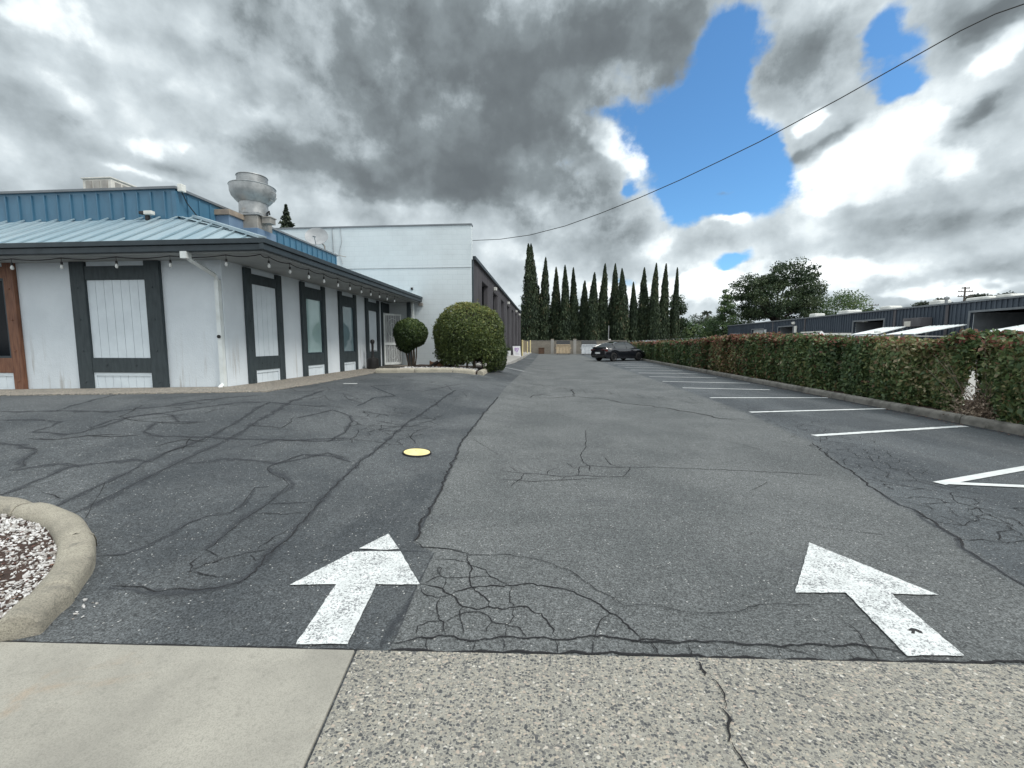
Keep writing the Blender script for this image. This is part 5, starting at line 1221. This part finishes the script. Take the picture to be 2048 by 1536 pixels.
def carport(fl, fr, bn, bl, xf, xb, label):
    A = PX(fl[0], fl[1], xf); B = PX(fr[0], fr[1], xf); C_ = PX(bn[0], bn[1], xb); D_ = PX(bl[0], bl[1], xb); yn, yf_ = B[1], A[1]
    zf = (A[2]+B[2])/2; zb = (C_[2]+D_[2])/2; bn_, bf_ = C_[1], D_[1]; e = empty('carport', (xf, yn, .1), label, 'carport', 'pale lean-to carports by the shed')
    q = MB(); P = [(xf, yn, zf), (xb, bn_, zb), (xb, bf_, zb), (xf, yf_, zf)]; q.poly(P); q.poly([(x, y, z-.05) for x, y, z in P][::-1])
    for i in range(4): a, b = P[i], P[(i+1) % 4]; q.quad(a, b, (b[0], b[1], b[2]-.05), (a[0], a[1], a[2]-.05))
    k = yn+.15
    while k < yf_:
        f = (k-yn)/(yf_-yn); k2 = bn_+(bf_-bn_)*f; q.quad((xf, k, zf+.004), (xb, k2, zb+.004), (xb, k2+.02, zb+.03), (xf, k+.02, zf+.03)); k += .3
    q.build('roof_sheet', M['carport'], e, fix=False)
    q = MB(); q.box(xf-.10, xf-.001, yn, yf_, zf-.16, zf-.0); q.build('gutter', M['trim_grey'], e)
    for x, z, ya, yb in ((xf+.1, zf, yn, yf_), (xb-.2, zb, bn_, bf_)):
        for y in (ya+.1, yb-.1): q = MB(); q.box(x-.05, x+.05, y-.05, y+.05, .1, z-.05); q.build('post', M['chain'], e)
    q = MB(); q.tube([(xf+.15, yn+.1, 1.9), (xb-.25, bn_+.1, 1.9)], .04, 4); q.build('rail', M['chain'], e); return e
carport((1700, 669), (1752, 668), (1812, 653), (1766, 655), 24., 28.8, 'farthest pale lean-to carport, beside the work truck')
carport((1770, 669), (1828, 668), (1934, 647.5), (1858, 653), 23.6, 28.8, 'pale lean-to carport between the other two carports')
carport((1970, 663), (2046, 662), (2170, 640), (2075, 646), 21.5, 28.8, 'nearest pale lean-to carport, at the right edge of the photo')
fc = empty('chain_link_fence', (9.75, 40, .1), 'chain link fence with slanted barbed-wire arms behind the hedge', 'fence')
for k in range(16):
    y = 24.5+2.35*k; x = kx(y)+1.85; q = MB(); q.tube([(x, y, .05), (x, y, 1.50)], .03, 6); q.tube([(x, y, 1.50), (x-.32, y, 1.80)], .022, 5); q.build('post', M['chain'], fc)
q = MB()
for j, (o_, z) in enumerate(((0, .3), (0, .7), (0, 1.1), (0, 1.45), (-.15, 1.64), (-.30, 1.78))): q.tube([(kx(24.5)+1.85+o_, 24.5, z), (kx(60)+1.85+o_, 60, z)], .006, 4)
q.build('wire', M['chain'], fc)

# ------------------------------------------------------------------ trees
def cypress(px, tip, base_px, d, label, seed, double=False):
    x, _, h = PY(px, tip, d); W = base_px/2/F*d
    e = empty('cypress_tree', (x, d, 0), label, 'tree', 'row of slim cypresses behind the back wall'); r = np.random.default_rng(seed)
    W *= 1.22; n = 8200; t = r.random(n)**1.2; ang = r.random(n)*2*math.pi
    prof = W*np.interp(t, [0, .06, .3, .55, .75, .9, .97, 1.], [.86, 1., .97, .70, .46, .24, .12, .02])
    nb = 1+.17*fbm(np.stack([np.cos(ang)*2, np.sin(ang)*2, t*9], 1), 1.5, seed)+.15*fbm(np.stack([np.cos(ang)*3, np.sin(ang)*3, t*40], 1), 1.2, seed+7); nb = np.where(r.random(n) < .06, nb*1.22, nb); rad = prof*nb*(1-.35*r.random(n)**2.2)
    lean = .12*W*np.sin(t*4+seed)
    P = np.stack([x+lean+rad*np.cos(ang), d+rad*np.sin(ang), .3+t*(h-.3)], 1)
    D = np.stack([np.cos(ang), np.sin(ang), np.full(n, .25)], 1)
    tt = np.clip(.40+.28*fbm(P, 1.3, seed+5)+.2*r.normal(size=n)+np.where(r.random(n) < .03, .5, 0), 0, 1)
    leaf_obj('crown', P, (.34+.24*r.random(n))*np.interp(t, [0, .8, 1], [1, .8, .55]), M['lf_cypress'], e, tt, normal=D, bias=.5, aspect=.32, axis=np.array([0, 0, 1.6]), rng=r)
    q = MB(); q.tube([(x, d, -.2), (x, d, h*.5), (x+float(.12*W*math.sin(3.6+seed)), d, h*.93)], [W*.55, W*.42, W*.05], 8); q.build('trunk', M['bark_dark'], e, smooth=True)
    return e
cz = [(297,90,150),(329,92,140),(350,425,90),(395,520,45),(460,230,105),(570,330,95),(668,310,95),(758,335,85),(875,470,100),(968,385,105),(1070,295,100),(1175,295,95),(1250,345,115),(1372,485,80),(1487,335,100),(1603,290,90),(1697,295,85),(1812,335,62)]
cl = ['tallest cypress, left spire of the twin at the row\'s left end','tall cypress, right spire of the twin at the row\'s left end','short cypress leaning on the twin spires','tiny cypress spire just right of the twin spires','third tallest spire, first single cypress right of the twins',
 'sixth cypress of the row, left of the tan dumpster','seventh cypress, standing above the tan dumpster','slim eighth cypress between the two dumpsters','short ninth cypress above the white dumpster','tenth cypress of the row, right of the white dumpster','eleventh cypress, above the rear of the black car','twelfth cypress, just left of the thin grey pole','broad thirteenth cypress over the cabin of the black car','shortest cypress of the right half of the row','fifteenth cypress, third from the right of the dense row','sixteenth cypress, tallest of the right end','seventeenth cypress, last of the dense row','lone paler cypress at the far right of the row']
for i, ((zx, zy, bwid), lab) in enumerate(zip(cz, cl)): cypress(1000+zx/5.12, 470+zy/5.12, bwid/5.12*1.05, 64+(i % 3)*.8+(1.5 if i in (2, 3) else 0), lab, 50+i)
def at(px, d): return PY(px, HY, d)[0]
def zt(py, d, px=1400): return PY(px, py, d)[2]
bd = [  # px centre, distance, px half width, top py, label, seed, material, clusters
 (1046, 74, 12, 603, 'pale green loose tree between the warehouse end and the cypresses', 71, 'lf_far', 34),
 (1112, 82, 34, 602, 'dark tree showing in gaps behind the left cypresses', 72, 'lf_oak', 40), (1160, 84, 24, 606, 'dark tree behind the middle cypresses, over the white dumpster', 73, 'lf_oak', 36),
 (1215, 82, 30, 600, 'dark tree behind the cypresses over the black car', 74, 'lf_oak', 40), (1292, 80, 24, 582, 'loose dark tree behind the right end of the cypress row', 75, 'lf_oak', 46), (1318, 84, 16, 604, 'small dark tree behind the last dense cypress', 76, 'lf_oak', 30),
 (1350, 78, 17, 585, 'bushy tree merging with the lone pale cypress', 77, 'lf_oak', 40), (1372, 88, 30, 640, 'low dark green tree right of the cypress row', 78, 'lf_far', 44), (1398, 105, 30, 624, 'dark distant tree behind the low green trees', 79, 'lf_conifer', 40),
 (1432, 92, 32, 632, 'round mid green tree left of the metal shed', 80, 'lf_far', 54), (1478, 94, 34, 618, 'broad mid green tree behind the shed\'s far end', 81, 'lf_far', 54),
 (1449, 86, 15, 574, 'slim loose tree left of the big oak', 82, 'lf_far', 34), (1676, 96, 50, 580, 'ragged mid green tree right of the big oak', 83, 'lf_far', 80), (1610, 94, 50, 632, 'low green tree under the oak behind the shed roof', 84, 'lf_far', 44), (1530, 98, 34, 640, 'low green tree below the oak\'s left limbs', 85, 'lf_far', 36)]
for px, d, hw, tpy, lab, sd, mt, nc in bd:
    h = zt(tpy, d, px); rx = hw/F*d*1.05; cz_ = h*.52; rz = h-cz_
    broadleaf('tree', (at(px, d), d, 0), h, (at(px, d), d, cz_), (rx*.86, rx*.86, rz*.9), lab, sd, mt, nc, 95, rx*.30+.25, .34, 'background trees', .22, nb=10)
d = 88.; broadleaf('oak_tree', (at(1547, d), d, 0), 17, (at(1549, d), d, zt(594, d, 1552)), (88/F*d*.85, 7., 70/F*d*.84), 'big spreading oak with sky showing through its crown', 90, 'lf_oak', 215, 140, 1.3, .36, None, .55, nb=16, low=-.85, spread=6., fork_f=.75)
d = 46.; e = empty('conifer_tree', (at(585, d), d, 0), 'dark conifer tip rising behind the white end wall', 'tree'); r = np.random.default_rng(17)
n = 5000; t = r.random(n); a = r.random(n)*6.283; rad = (1-t)*2.2*(.45+.55*np.abs(np.sin(t*34)))*(r.random(n)**.5)*(1+.25*np.sin(a*3+t*20)); h = zt(410, d, 585)
P = np.stack([at(585, d)+rad*np.cos(a), d+rad*np.sin(a), h-6+6*t-.25*rad], 1); leaf_obj('crown', P, .32*(.6+.8*r.random(n)), M['lf_conifer'], e, np.clip(.4+.25*r.normal(size=n), 0, 1), aspect=.4, rng=r)
q = MB(); q.tube([(at(585, d), d, 0), (at(585, d), d, h-.3)], [.4, .04], 8); q.build('trunk', M['bark_dark'], e)
def palm(px, tpy, d, s, label, seed):
    x = at(px, d); h = zt(tpy, d, px); e = empty('palm_tree', (x, d, 0), label, 'tree', 'distant palms'); r = np.random.default_rng(seed)
    q = MB(); q.tube([(x, d, 0), (x+.2, d, h-s)], [.3, .22], 8); q.build('trunk', M['bark'], e); P = []; AX = []
    for k in range(30):
        a = r.random()*6.28; el = r.uniform(-.5, 1.1)
        for j in range(26):
            f = j/25; P.append((x+math.cos(a)*math.cos(el)*s*f, d+math.sin(a)*math.cos(el)*s*f, h-s+math.sin(el)*s*f-.55*s*f*f*.7)); AX.append((math.cos(a), math.sin(a), .1))
    P = np.array(P)+r.normal(size=(len(P), 3))*.05; leaf_obj('crown', P, s*.35, M['lf_conifer'], e, aspect=.25, rng=r)
palm(1875, 588, 120, 2.2, 'shaggy palm crown above the shed roof', 1); palm(1411, 616, 150, 1.8, 'small palm left of the slim loose tree', 2)
for px, d, hw, tpy, lab, sd in ((1838, 130, 14, 606, 'dark treetop above the shed between the roof vents', 91), (1944, 120, 15, 590, 'dark treetop right of the power pole', 92), (1985, 125, 22, 588, 'dark treetop at the far right of the shed roof', 93), (1728, 130, 8, 620, 'tiny treetop beside the distant power pole', 94)):
    h = zt(tpy, d, px); rx = hw/F*d; broadleaf('tree', (at(px, d), d, 0), h, (at(px, d), d, h-1.6), (rx, rx, 1.7), lab, sd, 'lf_conifer', 26, 70, rx*.3+.3, .5, 'treetops beyond the shed', .25, nb=5)
def pole(px, tpy, d, arms, label):
    x = at(px, d); h = zt(tpy, d, px); e = empty('power_pole', (x, d, 0), label, 'power pole', 'distant power poles'); q = MB(); q.tube([(x, d, 0), (x, d, h)], [.22, .16], 8); q.build('shaft', M['greywood'], e)
    for z, w in arms:
        q = MB(); q.box(x-w, x+w, d-.2, d-.08, h-z-.1, h-z+.1)
        for k in (-.9, -.5, .5, .9): q.tube([(x+w*k, d-.14, h-z+.1), (x+w*k, d-.14, h-z+.35)], .06, 5)
        q.build('crossarm', M['greywood'], e)
pole(1919.5, 574, 110, ((.3, .9), (1.1, 1.6), (2.2, 1.6)), 'power pole with three cross-arms above the shed roof'); pole(1738, 609, 130, ((.2, 1.7), (1.1, .5)), 'small power pole with one cross-arm left of the others')
# overhead cable
A = (XWc, YW, PY(945, 481, YW)[2]); far = (8.6, 9.0)
nrmx, nrmy = -(far[1]-A[1]), (far[0]-A[0]); path = []
for px, py in ((945,481),(1000,478.5),(1060,470),(1130,452),(1200,427),(1280,395),(1360,360),(1440,322),(1520,283),(1600,240),(1680,197),(1760,152),(1840,107),(1920,62),(1990,28),(2048,8),(2120,-32),(2220,-88)):
    dd = ray(px, py); t = (A[0]*nrmx+A[1]*nrmy)/(dd[0]*nrmx+dd[1]*nrmy); path.append((dd[0]*t, dd[1]*t, EYE+dd[2]*t))
q = MB(); q.tube(path, .011, 6); tag(q.build('overhead_cable', M['black'], smooth=True), 'black overhead cable sagging from the white wall corner to upper right', 'cable')
# ------------------------------------------------------------------ sky, sun, camera
W = bpy.data.worlds.new('World'); SC.world = W; W.use_nodes = True; W.name = 'sky'
t = NT(W.node_tree); t.n.clear()
out = t.new('ShaderNodeOutputWorld'); D0 = t.new('ShaderNodeTexCoord').outputs['Generated']
SUN_AZ, SUN_EL = R(112), R(52)
sky = t.new('ShaderNodeTexSky'); sky.sky_type = 'NISHITA'; sky.sun_disc = False; sky.sun_elevation = SUN_EL; sky.sun_rotation = SUN_AZ; sky.air_density = 1.; sky.dust_density = .3; sky.ozone_density = 2.5
s = t.sep(D0)
az = t.math('ARCTAN2', s[0], s[1]); el = t.math('ARCSINE', t.math('MINIMUM', t.math('MAXIMUM', s[2], -1.), 1.))
P0 = t.comb(az, el, 0.)
def noise2(vec, scale, detail, rough, dist=0., out='Fac'):
    n = t.new('ShaderNodeTexNoise', noise_dimensions='2D'); t.put(n.inputs['Vector'], vec)
    n.inputs['Scale'].default_value = scale; n.inputs['Detail'].default_value = detail; n.inputs['Roughness'].default_value = rough; n.inputs['Distortion'].default_value = dist
    return n.outputs[out]
def ae(px, py):
    d = Vector(ray(px, py)).normalized(); return math.atan2(d.x, d.y), math.asin(d.z)
wv = noise2(t.vmath('MULTIPLY', P0, (1., 1.5, 1.)), 3.2, 5, .55, out='Color')
PW = t.vmath('ADD', P0, t.vmath('MULTIPLY', t.vmath('SUBTRACT', wv, (.5, .5, .5)), (.15, .12, 0.)))
def blobs(lst, start):
    acc = start; Q = PW
    for i, b in enumerate(lst):
        if i and i % 8 == 0: Q = t.vmath('ADD', PW, t.math('MULTIPLY', acc, 1e-7))   # evaluate in batches
        px, py, rx, ry_, w = b[:5]; rot = b[5] if len(b) > 5 else 0.
        a, e = ae(px, py); a0, _ = ae(px-rx, py); a1, _ = ae(px+rx, py); _, e0 = ae(px, py+ry_); _, e1 = ae(px, py-ry_)
        mp = t.new('ShaderNodeMapping', vector_type='TEXTURE'); t.put(mp.inputs['Vector'], Q)
        mp.inputs['Location'].default_value = (a, e, 0); mp.inputs['Rotation'].default_value = (0, 0, R(rot)); mp.inputs['Scale'].default_value = ((a1-a0)/2, (e1-e0)/2, 1.)
        l2 = t.vmath('DOT_PRODUCT', mp.outputs[0], mp.outputs[0])
        acc = t.math('MULTIPLY_ADD', t.math('POWER', 2.71828, t.math('MULTIPLY', l2, -1.)), w, acc)
    return acc
holes = [(1285,275,165,72,-1.1,16),(1440,335,150,80,-1.15,-16),(1420,430,95,36,-.95,-25),(1350,395,70,50,-.7),(1455,190,80,120,-1.0,14),(1545,315,60,50,-.35),(1440,50,50,50,-.35),(1500,420,50,30,-.3),(1760,85,55,65,-1.05,20),(1810,165,46,36,-.9),(1475,517,50,17,-.95),(1480,60,70,60,-.45),(1240,548,38,16,-.6),(1545,330,40,70,-.5),(1560,280,50,60,-.35),(1238,368,16,20,-.6),
         (1400,130,40,70,-.55),(1350,520,34,20,-.35),(1185,240,60,22,-.45),(1330,140,30,30,-.1)]
adds = [(1625,105,90,95,1.0),(1190,315,62,62,.85),(1262,305,36,34,.5),(1648,236,36,28,.85),(1430,402,52,11,.6),(1440,470,52,26,.8),(1500,575,200,36,.5),(1985,105,70,60,.6),(1690,300,60,40,.4)]
V1 = (1., 1.15, 1.)
n1 = noise2(t.vmath('MULTIPLY', P0, V1), 7.5, 8, .56, .0)
nA = noise2(t.vmath('MULTIPLY', P0, V1), 11., 8, .62)
n2 = noise2(t.vmath('MULTIPLY', P0, V1), 2.4, 5, .5, .1)
n1b = noise2(t.vmath('MULTIPLY', t.vmath('ADD', P0, (.022, .034, 0.)), V1), 7.5, 7, .56, .0)
cov = blobs(holes+adds, 1.0)
cov = t.math('ADD', cov, t.math('MULTIPLY', t.math('SUBTRACT', nA, .5), 1.05))
cov = t.math('ADD', cov, t.math('MULTIPLY', t.math('SUBTRACT', n1, .5), .35))
alpha = t.smooth(cov, .24, .74)
thick = t.smooth(cov, .45, 1.15)
dark = [(1060,290,130,70,-.26),(950,370,160,40,-.24),(620,290,110,60,-.20),(830,430,120,16,-.08),(930,70,400,110,-.36),(780,220,210,80,-.20,-12),(1290,60,150,90,-.28),(1340,150,80,40,-.22,20),(700,345,260,60,-.20),(850,390,160,30,-.12),(930,310,200,80,-.26,15),(1000,200,260,90,-.12),(1090,200,120,60,-.16),(1620,120,90,75,-.30),(1990,0,140,34,-.42),(1890,470,200,26,-.26),(1990,535,140,16,-.20),(1130,480,110,50,-.10),(1995,205,50,40,-.40,-30),(1700,268,60,22,-.34,25),(1610,312,50,15,-.34,20),(1905,592,140,9,-.26),(60,235,90,46,-.18),(50,420,110,44,-.16),(160,300,60,24,-.10),(200,400,120,24,-.12),(430,110,60,40,-.12),(150,110,30,40,-.14,40),(340,170,40,26,-.12),(1440,402,60,12,-.34),(1860,340,70,36,-.10),(1110,400,90,60,-.14),(1195,425,80,60,-.20),(1280,470,50,20,-.14),(560,300,90,36,-.12),(400,270,50,24,-.12),(330,330,60,16,-.14),(480,60,70,40,-.12),(1310,330,40,40,-.18)]
bright = [(1212,285,54,34,.55,-20),(1255,330,40,30,.25),(1090,330,40,26,.12),(1760,300,130,80,.40,35),(1850,260,60,50,.25),(1950,330,90,60,.2),(1620,420,70,36,.2),(2000,80,70,45,.70,30),(1640,228,30,20,.70),(1590,370,50,26,.42),(1740,350,90,44,.24),(1440,458,45,16,.55),(1330,480,50,36,.30),(120,60,110,60,.28),(90,180,60,40,.2),(280,285,80,34,.34,20),(230,190,40,30,.14),(410,60,50,30,.14),(510,215,60,26,.20),(480,265,30,18,.22),(540,140,40,20,.16),(1300,575,260,34,.40),(1900,566,170,9,.45),(1700,548,160,24,.38),(250,350,90,12,.34),(1500,585,140,36,.24),(1650,400,120,40,.18),(385,290,34,24,.26),(720,40,50,14,.16),(30,20,60,40,.18),(1050,520,60,30,.2),(1430,540,90,14,.25),(1860,450,180,9,.16),(1700,430,90,16,.16),(1990,330,60,40,.14),(760,430,160,12,.14)]
DK = t.math('MULTIPLY', blobs(dark, 0.), -1.); BT = blobs(bright, 0.)
fr = t.math('ADD', t.math('MULTIPLY', t.math('SUBTRACT', nA, .5), .62), t.math('MULTIPLY', t.math('SUBTRACT', n1, .5), .5))
dm = t.smooth(t.math('ADD', DK, fr), .12, .34); bm_ = t.smooth(t.math('ADD', BT, fr), .14, .38)
br = t.math('ADD', .65, t.math('SUBTRACT', t.math('MULTIPLY_ADD', bm_, .17, t.math('MULTIPLY', BT, .40)), t.math('MULTIPLY_ADD', dm, .17, t.math('MULTIPLY', DK, .55))))
vq = t.vmath('ADD', t.vmath('MULTIPLY', P0, V1), t.vmath('MULTIPLY', t.vmath('SUBTRACT', noise2(t.vmath('MULTIPLY', P0, V1), 9., 6, .6, out='Color'), (.5, .5, .5)), (.10, .10, 0.)))
vo = t.new('ShaderNodeTexVoronoi', feature='SMOOTH_F1', voronoi_dimensions='2D'); t.put(vo.inputs['Vector'], vq); vo.inputs['Scale'].default_value = 7.; vo.inputs['Detail'].default_value = 2.; vo.inputs['Roughness'].default_value = .55; vo.inputs['Smoothness'].default_value = .5
puff = t.math('SUBTRACT', .48, vo.outputs['Distance'])
br = t.math('ADD', br, t.math('MULTIPLY', puff, .22))
up = t.smooth(el, .78, 1.15)
back = t.smooth(t.math('ABSOLUTE', az), 1.15, 1.7)
br = t.math('ADD', br, t.math('MULTIPLY', t.math('MAXIMUM', up, back), .26))
br = t.math('ADD', br, t.math('MULTIPLY', t.math('SUBTRACT', n1, n1b), .42))
br = t.math('ADD', br, t.math('MULTIPLY', t.math('SUBTRACT', n2, .5), .16))
br = t.math('ADD', br, t.math('MULTIPLY', t.math('SUBTRACT', nA, .5), .10))
edge = t.math('SUBTRACT', 1., thick); br = t.math('ADD', br, t.math('MULTIPLY', edge, .06))
col = t.ramp(br, [(0., (.125, .138, .146)), (.15, (.150, .166, .174)), (.33, (.225, .250, .26)), (.5, (.385, .42, .435)), (.66, (.56, .60, .615)), (.82, (.80, .83, .83)), (.95, (1.0, 1.0, .985)), (1., (1.08, 1.07, 1.04))])
bgs = t.new('ShaderNodeBackground'); t.put(bgs.inputs[0], t.mix(1., sky.outputs[0], (.66, 1.02, 1.20), 'MULTIPLY')); bgs.inputs[1].default_value = .125
bgc = t.new('ShaderNodeBackground'); t.put(bgc.inputs[0], t.mix(1., col, (.955, 1.0, 1.03), 'MULTIPLY')); t.put(bgc.inputs[1], t.math('ADD', t.math('MULTIPLY_ADD', up, .75, 1.), t.math('MULTIPLY', back, .10)))
mx = t.new('ShaderNodeMixShader'); t.put(mx.inputs[0], alpha); t.l.new(bgs.outputs[0], mx.inputs[1]); t.l.new(bgc.outputs[0], mx.inputs[2]); t.l.new(mx.outputs[0], out.inputs[0])
try: W.cycles.sampling_method = 'MANUAL'; W.cycles.sample_map_resolution = 512
except Exception: pass
L = bpy.data.lights.new('sun', 'SUN'); L.energy = 2.0; L.angle = R(14); L.color = (1., .96, .90)
lo = bpy.data.objects.new('sun', L); COL.objects.link(lo)
sd = Vector((math.sin(SUN_AZ)*math.cos(SUN_EL), math.cos(SUN_AZ)*math.cos(SUN_EL), math.sin(SUN_EL)))
lo.rotation_euler = sd.to_track_quat('Z', 'Y').to_euler(); lo.location = sd*60
cam = bpy.data.cameras.new('camera'); co = bpy.data.objects.new('camera', cam); COL.objects.link(co)
cam.sensor_fit = 'HORIZONTAL'; cam.sensor_width = 36.; cam.lens = F/2048*36.; cam.clip_start = .05; cam.clip_end = 6000
co.location = (0, 0, EYE); co.rotation_euler = (math.pi/2-PITCH, 0, YAW); SC.camera = co
SC.view_settings.view_transform = 'Standard'; SC.view_settings.look = 'None'; SC.view_settings.exposure = .30; SC.view_settings.gamma = 1.
SC.render.resolution_x, SC.render.resolution_y = 1024, 768
SC.cycles.max_bounces = 5; SC.cycles.diffuse_bounces = 3; SC.cycles.glossy_bounces = 2; SC.cycles.transparent_max_bounces = 12; SC.cycles.use_denoising = True
